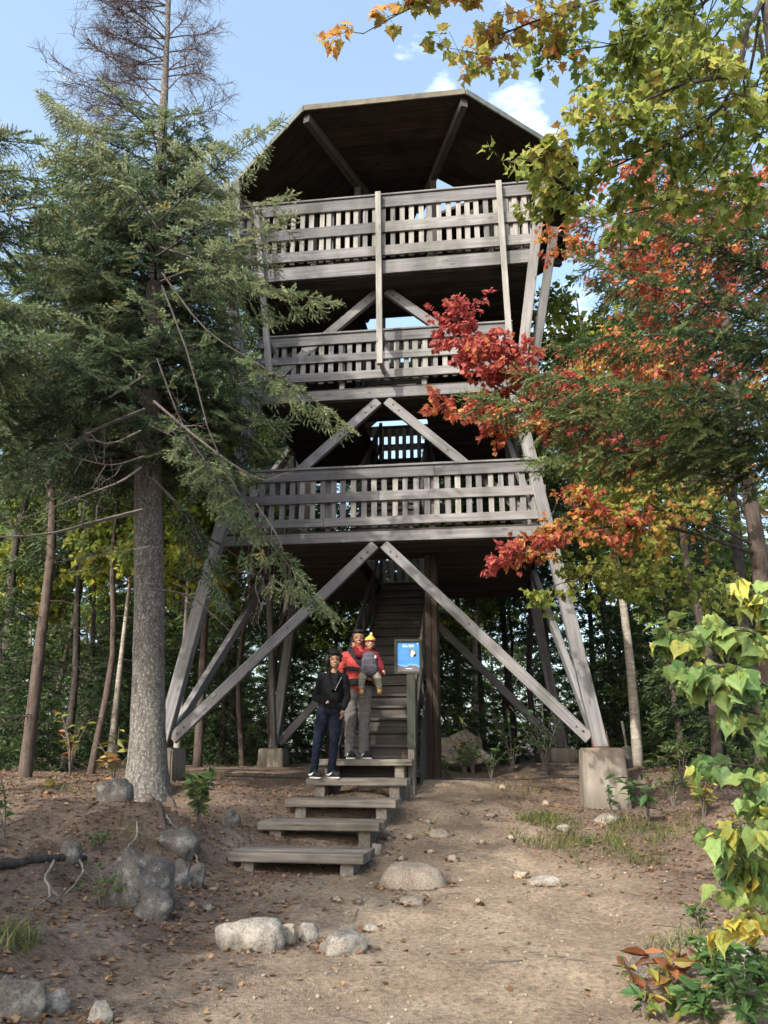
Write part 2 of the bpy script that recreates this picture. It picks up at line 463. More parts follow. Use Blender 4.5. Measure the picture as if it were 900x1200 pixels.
# how trodden the ground is: 1 on the path, 0 under the trees (kind of soil, not light)
def path_mask(x, y):
    xc = np.interp(y, [0, 5, 7.5, 9, 10.5, 12.2, 14], [.5, .75, .7, .55, .65, .8, .9])
    hw = np.interp(y, [0, 5, 6.5, 8, 9, 10.5, 12.2, 14], [2.4, 1.75, 1.6, 1.3, .95, .85, .9, .4])
    d = np.abs(x - xc) - hw + .45 * fbm(np.stack([x * 1.2, y * 1.2, 0 * x], -1), 3)
    return np.clip(.5 - d / .9, 0, 1)
pm = path_mask(GX, GY)
i = (np.arange(ny - 1)[:, None] * nx + np.arange(nx - 1)[None]).ravel()
mb.add(np.stack([GX, GY, GZ], -1).reshape(-1, 3), np.stack([i, i + 1, i + nx + 1, i + nx], -1),
       np.stack([pm.ravel(), np.zeros(pm.size), np.zeros(pm.size)], -1))
def ground_mat():
    m, nt, out = nmat('trodden_earth')
    tc = N(nt, 'TexCoord'); o = tc.outputs['Object']
    sp = N(nt, 'SeparateXYZ'); nt.links.new(grain_attr(nt), sp.inputs[0])
    nA = vec_noise(nt, o, (1, 1, 1), 1.7, 6, .6)
    nB = vec_noise(nt, o, (1, 1, 1), 26, 5, .7)
    nC = vec_noise(nt, o, (1, 1, 1), 110, 2, .6)
    rp = ramp(nt, [(.28, (.16, .12, .086)), (.5, (.238, .187, .135)), (.72, (.31, .252, .185))]); nt.links.new(nA, rp.inputs[0])
    rf = ramp(nt, [(.3, (.088, .062, .046)), (.55, (.165, .123, .094)), (.75, (.24, .19, .15))]); nt.links.new(nA, rf.inputs[0])
    c = mixc(nt, sp.outputs[0], rf.outputs[0], rp.outputs[0])
    rb = ramp(nt, [(.32, (.5, .5, .5)), (.5, (1, 1, 1)), (.7, (1.45, 1.42, 1.38))]); nt.links.new(nB, rb.inputs[0])
    c = mixc(nt, 1.0, c, rb.outputs[0], 'MULTIPLY')
    vo = N(nt, 'TexVoronoi'); vo.inputs['Scale'].default_value = 48; nt.links.new(o, vo.inputs['Vector'])
    vs = N(nt, 'SeparateColor'); nt.links.new(vo.outputs['Color'], vs.inputs[0])
    rv = ramp(nt, [(.80, (0, 0, 0)), (.86, (1, 1, 1))]); nt.links.new(vs.outputs[0], rv.inputs[0])
    rd = ramp(nt, [(.22, (1, 1, 1)), (.34, (0, 0, 0))]); nt.links.new(vo.outputs['Distance'], rd.inputs[0])
    mu = N(nt, 'Math', operation='MULTIPLY'); nt.links.new(rv.outputs[0], mu.inputs[0]); nt.links.new(rd.outputs[0], mu.inputs[1])
    mu2 = N(nt, 'Math', operation='MULTIPLY'); nt.links.new(mu.outputs[0], mu2.inputs[0]); mu2.inputs[1].default_value = .6
    c = mixc(nt, mu2.outputs[0], c, (.32, .285, .24))
    ad = N(nt, 'Math', operation='ADD'); nt.links.new(nB, ad.inputs[0]); nt.links.new(nC, ad.inputs[1])
    ad2 = N(nt, 'Math', operation='ADD'); nt.links.new(ad.outputs[0], ad2.inputs[0]); nt.links.new(mu.outputs[0], ad2.inputs[1])
    finish(nt, out, c, .95, ad2.outputs[0], .8, .02, .15)
    return m
g = mb.build('ground', ground_mat(), smooth=True)
tag(g, 'brown trodden earth of the trail clearing and forest floor', 'ground', kind='structure')

# loose things lying on the ground: stuff nobody could count
def scatter(n, x0, x1, y0, y1, keep):
    x = rng.uniform(x0, x1, n * 4); y = rng.uniform(y0, y1, n * 4)
    inview = np.abs(x) < y * .56 + .3
    k = rng.uniform(0, 1, n * 4) < keep(x, y)
    s = inview & k
    return x[s][:n], y[s][:n]
# fallen leaves: a small curled blade
def leaf_shape(pts, fold=.15, curl=.1):
    """flat outline (x along midrib) -> triangle fan round the midrib"""
    o = np.array(pts, float)
    v = np.array([(x, y, fold * abs(y) - curl * x * x) for x, y in o])
    c = np.array([[.45, 0, -.02 - curl * .2]])
    v = np.vstack([c, v]); n = len(o)
    return v, np.array([(0, 1 + i, 1 + (i + 1) % n) for i in range(n)])
_h = [(0, 0), (.12, .1), (.02, .42), (.3, .36), (.38, .55), (.55, .34), (.62, .36), (.72, .16), (1, 0)]
MAPLE_LEAF = leaf_shape(_h + [(x, -y) for x, y in _h[-2:0:-1]], .18, .12)
_b = [(0, 0), (-.1, .16), (-.06, .34), (.1, .46), (.3, .53), (.46, .63), (.58, .64), (.56, .47), (.66, .4), (.76, .3), (.84, .2), (.96, .07), (1.16, 0)]
def ring_leaf(outl, fold, curl, wave, tw=0.0):
    o = np.array(outl + [(x, -y) for x, y in outl[-2:0:-1]], float); c = np.array([.42, 0]); n = len(o)
    P2 = np.vstack([[c], c + (o - c) * .4, c + (o - c) * .75, o])
    x, y = P2[:, 0], P2[:, 1]
    z = fold * np.abs(y) - curl * np.clip(x, 0, 2) ** 2 + wave * np.sin(7 * x + 5 * np.abs(y)) * np.abs(y) * 1.4 + tw * x * y
    f3 = np.array([(0, 1 + i, 1 + (i + 1) % n) for i in range(n)])
    f4 = np.array([(1 + r * n + i, 1 + (r + 1) * n + i, 1 + (r + 1) * n + (i + 1) % n, 1 + r * n + (i + 1) % n) for r in (0, 1) for i in range(n)])
    return np.stack([x, y, z], -1), [f3, f4]
BIG_LEAF = [ring_leaf(_b, .22, .3, .12), ring_leaf(_b, .45, .15, -.15, .2), ring_leaf([(x, y * .8) for x, y in _b], .1, .5, .2, -.25)]
MAPLE_LEAVES = [MAPLE_LEAF, ring_leaf(_h, .3, .3, .2, .15), ring_leaf([(x, y * .85) for x, y in _h], .05, .35, -.2, -.2)]
_e = [(0, 0), (.2, .15), (.45, .22), (.75, .13), (1, 0)]
OVAL_LEAF = leaf_shape(_e + [(x, -y) for x, y in _e[-2:0:-1]], .3, .25)
_d = [(0, 0), (.4, .34), (1, 0), (.4, -.34)]
BG_LEAF = (np.array([(0, 0, 0), (.45, .36, .06), (1, 0, -.08), (.45, -.36, .06)]), np.array([(0, 1, 2), (0, 2, 3)]))

def lay(tv, tf, x, y, size, g, name, mat, label, cat, lift=.008, tilt=.35):
    z = ground_z(x, y) + lift
    a = rng.uniform(0, 2 * math.pi, len(x))
    d = np.stack([np.cos(a), np.sin(a), rng.normal(0, tilt * .5, len(x))], -1)
    R = frames(d, np.array([0, 0, 1.0]) + 0, rng.normal(0, tilt, len(x)))
    m = MB(); m.inst(tv, tf, R, np.stack([x, y, z], -1), size, g, edge=len(tv) < 12 and False)
    o = m.build(name, mat); tag(o, label, cat, kind='stuff'); return o
x, y = scatter(15000, -7, 7, 3.8, 14, lambda x, y: np.clip(.8 - path_mask(x, y) * .76, 0, 1) * np.clip(1.25 - (y - 4) * .06, .35, 1))
lay(*MAPLE_LEAF, x, y, rng.uniform(.018, .052, len(x)), np.stack([rng.beta(1.8, 2.8, len(x)), rng.uniform(0, 1, len(x)), 0 * x], -1),
    'leaf_litter', M['litter'], 'brown and orange fallen leaves scattered over the earth', 'fallen leaves')
ico_v = None
def ico(sub):
    import bmesh
    bm = bmesh.new(); bmesh.ops.create_icosphere(bm, subdivisions=sub, radius=1)
    v = np.array([q.co[:] for q in bm.verts]); f = np.array([[q.index for q in p.verts] for p in bm.faces]); bm.free()
    return v, f
iv, jf = ico(1)
iv = iv * np.array([1, .8, .55]) * (1 + .22 * vnoise(iv * 2.3))[:, None]
x, y = scatter(6500, -6, 6, 3.8, 13.5, lambda x, y: .35 + .5 * path_mask(x, y))
lay(iv, jf, x, y, .004 + .016 * rng.uniform(0, 1, len(x)) ** 4, np.stack([rng.beta(2, 2, len(x)), rng.uniform(.2, .8, len(x)), 0 * x], -1),
    'gravel', M['pebble'], 'small grey pebbles strewn over the worn path', 'gravel', .003, .3)
m = MB()
x, y = scatter(420, -6, 6, 4, 13, lambda x, y: .9 - .6 * path_mask(x, y))
for a, b in zip(x, y):
    t = rng.uniform(0, 6.28); L = rng.uniform(.06, .28)
    xs = a + np.cos(t) * np.linspace(0, L, 3) + rng.normal(0, .012, 3); ys = b + np.sin(t) * np.linspace(0, L, 3) + rng.normal(0, .012, 3)
    tube(m, np.stack([xs, ys, ground_z(xs, ys) + .006], -1), [.004, .0035, .002], 4)
tag(m.build('twig_litter', M['twig']), 'thin dry twigs lying on the forest floor', 'twigs', kind='stuff')
# grass on the right bank
def grass_patch(cx, cy, rx, ry, n):
    t = rng.uniform(0, 6.28, n); r = np.sqrt(rng.uniform(0, 1, n))
    return cx + rx * r * np.cos(t), cy + ry * r * np.sin(t)
gxs, gys = [], []
for (px, py, rx, ry, n) in [(690, 985, .85, .75, 1700), (640, 962, .35, .3, 800), (760, 975, .6, .6, 900), (730, 1005, .5, .4, 700), (600, 930, .5, .3, 250), (820, 1110, .35, .25, 420), (5, 1105, .16, .2, 380), (150, 985, .25, .2, 100), (60, 925, .4, .25, 130), (880, 1150, .25, .2, 250)]:
    h = hit(px, py); a, b = grass_patch(h[0], h[1], rx, ry, n); gxs.append(a); gys.append(b)
gxs = np.concatenate(gxs); gys = np.concatenate(gys); n = len(gxs)
cl = np.stack([gxs * 5, gys * 5, 0 * gxs], -1); k = fbm(cl, 2) > -.12; gxs, gys = gxs[k], gys[k]; n = len(gxs)
bv = np.array([(0, -.5, 0), (0, .5, 0), (.55, .4, .0), (.55, -.4, .0), (1, 0, -.18)]) * np.array([1, .035, 1])
a = rng.uniform(0, 6.28, n); d = np.stack([np.cos(a) * .6, np.sin(a) * .6, rng.uniform(.35, 1.1, n)], -1)
m = MB(); m.inst(bv, [np.array([(0, 3, 2), (0, 2, 1)]), np.array([(3, 4, 2)])], frames(d), np.stack([gxs, gys, ground_z(gxs, gys) - .005], -1), rng.uniform(.06, .2, n),
       np.stack([rng.beta(2.4, 1.8, n), rng.uniform(0, 1, n), 0 * a], -1))
tag(m.build('grass', M['grass']), 'thin green grass growing on the bank beside the path', 'grass', kind='stuff')

# ------------------------------------------------------------------ rocks
RK = []
def rock(px, py, wpx, hpx, label, mat='granite', seed=0, deep=.35, yaw=0.0, rough=.22, depth=None, sub=4, name='rock', blocky=.6):
    """rock whose visible base is at the photo pixel; width and height in photo pixels"""
    h = hit(px, py)
    d = h[1] * CS + (h[2] - CAMZ) * SN
    W = wpx * d / F; H = hpx * d / F
    D = depth if depth else W * .75
    v, f = ico(sub)
    if blocky:
        q = np.sign(v) * np.abs(v) ** (1 / (1 + blocky)); v = q / np.maximum(np.linalg.norm(q, axis=1, keepdims=True), 1e-6) * (np.linalg.norm(q, axis=1, keepdims=True) ** .6)
    s = seed * 7.7
    rr = np.random.default_rng(seed + 100)
    for k in range(8 if deep < .5 else 0):          # broken faces
        nn = nrm(rr.normal(0, 1, 3) * [1, 1, .8]); ex = np.maximum(0, v @ nn - rr.uniform(.6, .95)); v = v - ex[:, None] * nn * .85
    v = v * (1 + rough * fbm(v * 1.1 + s, 2) + rough * .6 * fbm(v * 3.1 + s, 3) + .06 * fbm(v * 9 + s, 2))[:, None]
    v = v - np.array([0, 0, (v[:, 2].max() + v[:, 2].min()) / 2]); v[:, 2] /= v[:, 2].max(); v[:, 0] /= np.abs(v[:, 0]).max()
    tot = H / (1 - deep)
    v = v * np.array([W / 2, D / 2, tot / 2])
    m = MB(); m.add(v, f)
    o = m.build(name, M[mat], smooth=True)
    o.location = (h[0], h[1] + D * .42, h[2] + H - tot / 2 )
    o.rotation_euler = (0, 0, yaw)
    tag(o, label, 'rock', None)
    RK.append((h[0], h[1] + D * .4, W / 2, D / 2))
    return o
rock(287, 1114, 90, 33, 'pale speckled boulder in the middle of the path below the steps', 'granite', 1, rough=.28, blocky=.8)
rock(400, 1120, 66, 24, 'wedge shaped pale rock lying right of the path boulder', 'granite', 5, yaw=.35, rough=.3)
rock(360, 1105, 26, 20, 'small pale stone between the boulder and the wedge shaped rock', 'granite', 3)
rock(338, 1108, 22, 22, 'brownish half buried stone touching the right side of the pale boulder', 'granite_tan', 4)
rock(436, 1092, 24, 8, 'flat pale stone behind the wedge shaped rock', 'granite', 6)
rock(487, 1042, 88, 26, 'broad flat tan rock set in the path right of the bottom step', 'granite_tan', 7, deep=.6, rough=.12, blocky=.2)
rock(482, 1060, 34, 8, 'thin flat stone just below the broad tan rock', 'granite_tan', 8, deep=.6)
rock(640, 1040, 42, 12, 'whitish flat stone alone on the right side of the path', 'granite', 9)
rock(612, 1030, 20, 8, 'low brownish stone left of the whitish flat stone', 'granite_tan', 10)
rock(156, 1066, 84, 66, 'large lichen covered boulder below the big spruce', 'granite_dark', 11, rough=.38, yaw=-.4, blocky=.9)
rock(205, 1004, 48, 30, 'pointed boulder against the roots of the big spruce', 'granite_dark', 12, rough=.3)
rock(206, 1040, 32, 30, 'upright grey rock right of the large lichened boulder', 'granite_dark', 13, rough=.3)
rock(226, 1040, 24, 26, 'small dark upright rock at the right end of the rock cluster', 'granite_dark', 14)
rock(170, 1079, 58, 32, 'low slab of rock at the foot of the lichened boulder', 'granite_dark', 15, rough=.35)
rock(268, 968, 26, 20, 'rounded dark stone beside the leafy shrub', 'granite_dark', 16)
rock(242, 1068, 18, 9, 'little grey stone right of the rock cluster', 'granite_dark', 17)
rock(130, 940, 44, 26, 'dark mossy stone at the left foot of the big spruce', 'granite_dark', 18)
rock(12, 1196, 70, 44, 'dark boulder cut off at the bottom left corner', 'granite_dark', 19, rough=.25)
rock(62, 1190, 34, 24, 'light rounded stone next to the corner boulder', 'granite', 20)
rock(112, 1204, 34, 22, 'whitish stone at the bottom edge right of the corner boulder', 'granite', 21)
rock(78, 1010, 26, 22, 'grey stone gripped by the bleached roots', 'granite_dark', 22)
rock(715, 965, 34, 10, 'flat grey stone in the grass below the concrete pier', 'granite', 23)
rock(660, 975, 20, 8, 'small grey stone at the left edge of the grass bank', 'granite', 24)
rock(515, 982, 30, 9, 'flat stone in the path below the stair enclosure', 'granite_tan', 25, deep=.6)
rock(440, 1004, 14, 14, 'round stone against the right leg of the bottom step', 'granite', 26)
rock(770, 1150, 56, 28, 'mossy grey rock among the orange leaved plants', 'granite_dark', 27)
rock(830, 1120, 30, 12, 'flat whitish stone under the yellow sapling leaves', 'granite', 28)
rock(875, 1130, 40, 18, 'pale stone at the right edge below the sapling', 'granite', 29)
for k, (px, py, w, h, D, lab) in enumerate([
    (528, 888, 62, 30, 15.4, 'wide ledge of bedrock in the woods right of the stairs'), (538, 868, 56, 30, 16.4, 'sunlit rounded bedrock above the ledge right of the stairs'), (560, 885, 36, 22, 15.6, 'mossy rock at the right end of the ledge behind the tower')]):
    o = rock(px, 905, w, h + 14, lab, 'granite_tan', 40 + k, rough=.3, depth=1.2)
    q = P(px, py, D); dz = gz(q[0], D)
    d0 = o.location.y; sc = D / d0
    o.location = (q[0], D, (q[2] + dz) / 2 + .1); o.scale = (sc, sc, max(.35, (q[2] - dz) / .75))
# stones strewn along the slope right of the steps, each on its own
small = [(500, 965), (480, 985), (470, 1010), (545, 955), (575, 958), (530, 1010), (455, 985), (566, 990), (600, 985), (420, 1060), (395, 1058), (300, 1050), (330, 1060), (505, 1000), (250, 1045), (690, 1050), (560, 1060), (590, 925), (560, 940), (640, 945)]
for k, (px, py) in enumerate(small):
    rock(px, py, rng.uniform(7, 13), rng.uniform(3.5, 7), 'fist sized loose stone on the trodden earth near the steps', 'granite_dark' if k % 3 == 0 else 'granite_tan', 60 + k, sub=2, name='stone')['group'] = 'loose stones strewn on the path'

# leaves and grit that have drifted against the stones and under the steps
xs, ys = [], []
for (cx, cy, rx, ry) in RK:
    k = int(18 + 160 * rx); t = rng.uniform(0, 6.283, k); f = 1.0 + np.abs(rng.normal(0, .16, k))
    xs.append(cx + np.cos(t) * rx * f); ys.append(cy + np.sin(t) * ry * f - .01)
for (cx, cy) in ((-.9, 8.3), (-.7, 9.1), (-.55, 9.9), (-.4, 10.7)):
    k = 60; xs.append(cx + rng.uniform(-.8, .9, k)); ys.append(cy + rng.normal(-.05, .18, k))
x = np.concatenate(xs); y = np.concatenate(ys)
lay(*MAPLE_LEAF, x, y, rng.uniform(.015, .045, len(x)), np.stack([rng.beta(1.6, 2.8, len(x)), rng.uniform(0, 1, len(x)), 0 * x], -1),
    'leaf_drift', M['litter'], 'brown leaves drifted against the stones and the steps', 'fallen leaves', .01, .6)
k = rng.permutation(len(x))[:len(x) // 2]; x, y = x[k], y[k]
lay(iv, jf, x, y, .005 + .02 * rng.uniform(0, 1, len(x)) ** 3, np.stack([rng.beta(2, 2, len(x)) * .7, rng.uniform(.2, .7, len(x)), 0 * x], -1),
    'grit', M['pebble'], 'grit gathered at the foot of the stones', 'gravel', .002, .3)
# ------------------------------------------------------------------ lookout tower (local frame: u right, v inward, z up)
TA = math.radians(7.5)
TC = np.array([.26, 14.83])
tower = thing('lookout_tower', 'tall weathered grey wooden lookout tower with three railed decks and an octagonal roof', 'tower', (TC[0], TC[1], 0), -TA)
def tloc(u, v):
    return np.array([TC[0] + u * math.cos(TA) + v * math.sin(TA), TC[1] - u * math.sin(TA) + v * math.cos(TA)])
ZF, ZW, ZT = 1.62, 7.5, 11.35
HF, HW, HT = 3.13, 2.24, 2.94
def leg_half(z):
    return HF + (HW - HF) * (z - ZF) / (ZW - ZF) if z < ZW else HW + (HT - HW) * (z - ZW) / (ZT - ZW)
DECK = [(4.98, 2.55, 4.77, -1.35, 2.05), (7.66, 2.18, 7.43, -1.2, 1.75), (9.88, 2.65, 9.58, -1.2, 1.75)]   # top z, half width, fascia bottom, hole v0, v1

# concrete piers under the four legs
pier_labels = {(1, -1): 'stained concrete pier block standing on the right bank under the front leg', (-1, -1): 'concrete pier under the front leg hidden behind the big spruce trunk',
               (-1, 1): 'concrete pier under the rear leg seen left of the couple', (1, 1): 'concrete pier under the rear leg behind the right front pier'}
for (sx, sy), lab in pier_labels.items():
    p = tloc(sx * HF, sy * HF); zg = gz(*p)
    m = MB(); H = ZF - zg + .3
    b = .31; t = .27
    v = np.array([(-b, -b, -.3), (b, -b, -.3), (b, b, -.3), (-b, b, -.3), (-t, -t, H - .3), (t, -t, H - .3), (t, t, H - .3), (-t, t, H - .3)])
    import bmesh
    me = bpy.data.meshes.new('concrete_pier'); me.from_pydata(v.tolist(), [], [(3, 2, 1, 0), (4, 5, 6, 7), (0, 1, 5, 4), (1, 2, 6, 5), (2, 3, 7, 6), (3, 0, 4, 7)])
    bm = bmesh.new(); bm.from_mesh(me); bmesh.ops.bevel(bm, geom=bm.edges[:], offset=.022, segments=2, affect='EDGES')
    bmesh.ops.subdivide_edges(bm, edges=[e for e in bm.edges if e.calc_length() > .2], cuts=6, use_grid_fill=True)
    for q in bm.verts:
        w = np.array(q.co) * 6 + sx * 3 + sy * 9
        q.co += Vector(q.co).normalized() * .006 * float(vnoise(w[None])[0])
    bm.to_mesh(me); bm.free(); me.materials.append(M['concrete'])
    o = bpy.data.objects.new('concrete_pier', me); COL.objects.link(o); o.location = (p[0], p[1], zg); o.rotation_euler = (0, 0, -TA)
    tag(o, lab, 'pier', 'concrete piers under the tower legs')
    q = MB(); c = ZF - 0.0
    beam(q, (sx * HF - .11, sy * HF, ZF + .012), (sx * HF + .11, sy * HF, ZF + .012), .22, .02)
    for k in (-1, 1):
        beam(q, (sx * HF + k * .105, sy * HF, ZF + .02), (sx * (HF - .02) + k * .105, sy * (HF - .02), ZF + .22), .1, .012, up=(1, 0, 0))
    # legs: two timbers lapped at the waist
    m = MB()
    inw = np.array([-sx * .13, -sy * .13])
    P0 = (sx * (HF + .01), sy * (HF + .01), ZF - .05); P1 = (sx * HW, sy * HW, ZW)
    beam(m, P0, tuple(np.array(P1) + .5 * nrm(np.array(P1) - np.array(P0))), .19, .17, up=(0, 1, 0))
    Q0 = (sx * (HW + .02), sy * (HW + .19), ZW - .55); Q1 = (sx * HT, sy * (HT + .13), ZT)
    beam(m, Q0, Q1, .17, .15, up=(0, 1, 0))
    Q0 = (sx * (HW + .2), sy * (HW + .0), ZW - .5); Q1 = (sx * (HT + .1), sy * (HT - .1), ZT - 1.25)
    beam(m, Q0, Q1, .15, .15, up=(0, 1, 0))
    lg = m.build('leg', M['wood'], tower)
    q.build('steel_bracket', M['rust'], lg)

# inverted V braces on the four faces at the three levels
faces4 = [((1, 0), (0, -1)), ((0, 1), (1, 0)), ((1, 0), (0, 1)), ((0, 1), (-1, 0))]   # along, outward
for lev, (z0, z1) in enumerate([(ZF + .12, 4.72), (5.12, 7.38), (7.8, 9.55)]):
    for fi, (al, ou) in enumerate(faces4):
        al = np.array(al, float); ou = np.array(ou, float)
        for s in (-1, 1):
            h0 = leg_half(z0) - (.02 if lev == 0 else .12); h1 = DECK[lev][1] - (.02 if lev < 2 else .5)
            a = al * s * (h0 - .1) + ou * h0; b = al * s * .075 + ou * h1
            m = MB(); beam(m, (*a, z0), (*b, z1), .16, .1, up=(*ou, 0))
            br = m.build('brace', M['wood'], tower)
            if fi == 0:
                q = MB(); A = np.array([*a, z0]); Bv = np.array([*b, z1]); dn = nrm(Bv - A); on = np.array([*ou, 0.])
                for f in (.12, .24, np.linalg.norm(Bv - A) - .16, np.linalg.norm(Bv - A) - .3, np.linalg.norm(Bv - A) * .55):
                    p = A + dn * f + np.array([0, 0, rng.uniform(-.02, .02)]); tube(q, [p + on * .045, p + on * .062], .016, 8)
                q.build('bolt', M['rust'], br)

# decks with planks, joists, a stair opening and fascia boards
def deck(i):
    zt, h, zf, v0, v1 = DECK[i]
    m = MB(); hu0, hu1 = -.56, .66
    w = .14; n = int(2 * h / w); w = 2 * h / n
    for k in range(n):
        v = -h + (k + .5) * w
        segs = [(-h, h)] if not (v0 < v < v1) else [(-h, hu0), (hu1, h)]
        for a, b in segs:
            beam(m, (a, v, zt - .02), (b, v, zt - .02), w - .008, .04, ch=.003)
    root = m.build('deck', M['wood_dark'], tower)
    j = MB()
    for u in np.arange(-h + .15, h, .42):
        for (a, b) in ([(-h + .06, h - .06)] if not (hu0 < u < hu1) else [(-h + .06, v0 - .03), (v1 + .03, h - .06)]):
            beam(j, (u, a, zf + .1), (u, b, zf + .1), .05, .2 if i < 2 else .22)
    for v in (v0, v1):
        beam(j, (hu0 - .1, v, zf + .1), (hu1 + .1, v, zf + .1), .05, .2)
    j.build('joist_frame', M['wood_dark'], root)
    sb = MB()                                       # boarded underside seen between the joists
    for v in np.arange(-h + .1, h, .18):
        for a, b in ([(-h + .06, h - .06)] if not (v0 - .1 < v < v1 + .1) else [(-h + .06, hu0 - .06), (hu1 + .06, h - .06)]):
            beam(sb, (a, v, zf - .012), (b, v, zf - .012), .172, .02, ch=.003)
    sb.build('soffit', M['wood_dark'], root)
    for al, ou in faces4:
        al = np.array(al, float); ou = np.array(ou, float)
        m = MB(); e = h + (.03 if al[0] else -.03)
        a = -al * e + ou * (h + .02); b = al * e + ou * (h + .02)
        zc = (zf + zt - .045) / 2
        beam(m, (*a, zc), (*b, zc), .05, zt - .045 - zf, ch=.005)
        m.build('fascia_board', M['wood'], root)
    return root
decks = [deck(i) for i in range(3)]

# railings: three boards outside, upright slats behind, posts
RAILS = [((5.04, 5.18), (5.44, 5.6), (5.83, 6.01)), ((7.8, 7.96), (8.16, 8.31), (8.51, 8.70)), ((9.94, 10.14), (10.4, 10.62), (10.93, 11.16))]
stuff_slats = MB()
for i in range(3):
    zt, h, zf, v0, v1 = DECK[i]
    for fi, (al, ou) in enumerate(faces4):
        al = np.array(al, float); ou = np.array(ou, float)
        ext = .1 if fi % 2 == 0 else .0
        m = MB()
        for k, (a, b) in enumerate(RAILS[i]):
            e = h + ext * (k == 2 or True) - (0 if fi % 2 == 0 else .03)
            cuts = [-e, (.04 if i else -.9 + .9 * k), e] if fi == 0 else [-e, e]
            sag = rng.uniform(-.006, .006, 3)
            for q in range(len(cuts) - 1):
                pa = al * (cuts[q] + .004) + ou * (h + .045); pb = al * (cuts[q + 1] - .004) + ou * (h + .045)
                beam(m, (*pa, (a + b) / 2 + sag[q]), (*pb, (a + b) / 2 + sag[q + 1]), .04, b - a, ch=.005)
        e = h + ext
        pa = -al * e + ou * (h + .02); pb = al * e + ou * (h + .02)
        beam(m, (*pa, RAILS[i][2][1] + .02), (*pb, RAILS[i][2][1] + .02), .15, .036)
        rl = m.build('railing', M['wood'], tower)
        zlo, zhi = RAILS[i][0][0] - .02, RAILS[i][2][1] - .01
        # posts inside the slats
        for pu in (-h + .1, -h / 3, h / 3, h - .1):
            pm_ = MB(); q = al * pu + ou * (h - .07)
            beam(pm_, (*q, zt), (*q, zhi), .09, .09, up=(0, 1, 0)); pm_.build('post', M['wood'], rl)
        n = int(2 * h / .165); sp = 2 * h / n
        for k in range(n):
            u = -h + (k + .5) * sp + rng.uniform(-.008, .008)
            if fi == 0 and i == 2 and k in (2, 9): u += .03
            q = al * u + ou * (h + .008)
            lean = al * rng.normal(0, .006)
            wdt = .088 + rng.uniform(-.006, .006)
            if fi == 0:
                bm_ = MB(); beam(bm_, (*q, zlo + rng.uniform(-.01, .01)), (*(q + lean), zhi), wdt, .03, up=(*ou, 0), ch=.004)
                bm_.build('baluster', M['wood_pale'] if rng.uniform() < (.18 if i < 2 else .75) else M['wood'], rl)
            else:
                beam(stuff_slats, (*q, zlo), (*(q + lean), zhi), wdt, .03, up=(*ou, 0), ch=.004)
        if fi == 0 and i == 2:                      # pale replacement slats at the right end of the top deck
            for k in range(4):
                bm_ = MB(); u = h - .52 + k * .1; q = al * u + ou * (h - .03)
                beam(bm_, (*q, zlo), (*q, zhi), .085, .03, up=(*ou, 0)); bm_.build('baluster', M['wood_pale'], rl)
tag(stuff_slats.build('baluster_rows', M['wood_pale'], tower), 'slats of the side and rear railings', kind='stuff')  # paler wood stands in for sky light falling on the rear rail
# long uprights tying the top deck to the middle deck
for u0, u1, zb, zt in ((-1.87, -2.26, 7.72, 11.17), (.03, .0, 7.8, 11.17), (2.2, 2.14, 7.72, 11.18)):
    m = MB(); beam(m, (u0, -2.745, zb), (u1, -2.80, zt), .1, .085, up=(0, 1, 0))
    for zz in (zb + .12, zb + .72): beam(m, (u0 + (u1 - u0) * (zz - zb) / 3.4, -2.70, zz), (u0 + (u1 - u0) * (zz - zb) / 3.4, -2.25, zz), .07, .07)
    m.build('upright', M['wood_pale'] if u0 else M['wood'], tower)
# pale green boards fixed to the top of the left front leg
for k, (du, dv, zz0, zz1, w) in enumerate([(-.13, .02, 10.2, 11.42, .13), (.0, -.1, 9.9, 11.5, .1), (.14, .0, 10.3, 11.5, .15)]):
    m = MB(); u = -HT + .22 + du; v = -HT - .1 + dv
    beam(m, (u + .05, v + .06, zz0), (u, v, zz1), w, .05, up=(0, 1, 0)); m.build('green_board', M['green_paint'], tower)

# octagonal roof
ZE, AP = 12.42, 3.55
def octo(ap, du=.2):
    t, w, b = ap * .4, ap * .45, ap * .985
    return [np.array(p) + np.array([du, 0]) for p in [(-t, -ap), (t, -ap), (b, -w), (b, w), (t, ap), (-t, ap), (-b, w), (-b, -w)]]
outer = octo(AP); cen = np.array([.2, 0])
m = MB()
def soff_z(f): return ZE - .32 * f
for k in range(8):
    a, b = outer[k], outer[(k + 1) % 8]
    lim = .5 if k == 1 else .985                   # one facet is open near the middle: sky shows through
    nb = 16
    for j in range(nb):
        f0, f1 = j / nb, min((j + 1) / nb, lim)
        if f0 >= lim: break
        p = [a + (cen - a) * f0, b + (cen - b) * f0, b + (cen - b) * (f1 - .003), a + (cen - a) * (f1 - .003)]
        z0, z1 = soff_z(f0), soff_z(f1)
        off = rng.uniform(0, 50, 3)
        L = np.linalg.norm(b - a)
        lo = [(*p[0], z0), (*p[1], z0), (*p[2], z1), (*p[3], z1)]; hi = [(x, y, z + .025) for x, y, z in lo]
        g_ = np.array([(0, 0, 0), (L, 0, 0), (L, .2, 0), (0, .2, 0)] * 2) + off
        m.add(lo + hi, np.array([(0, 3, 2, 1), (4, 5, 6, 7), (0, 1, 5, 4), (1, 2, 6, 5), (2, 3, 7, 6), (3, 0, 4, 7)]), g_)
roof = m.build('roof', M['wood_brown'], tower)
tp = MB()
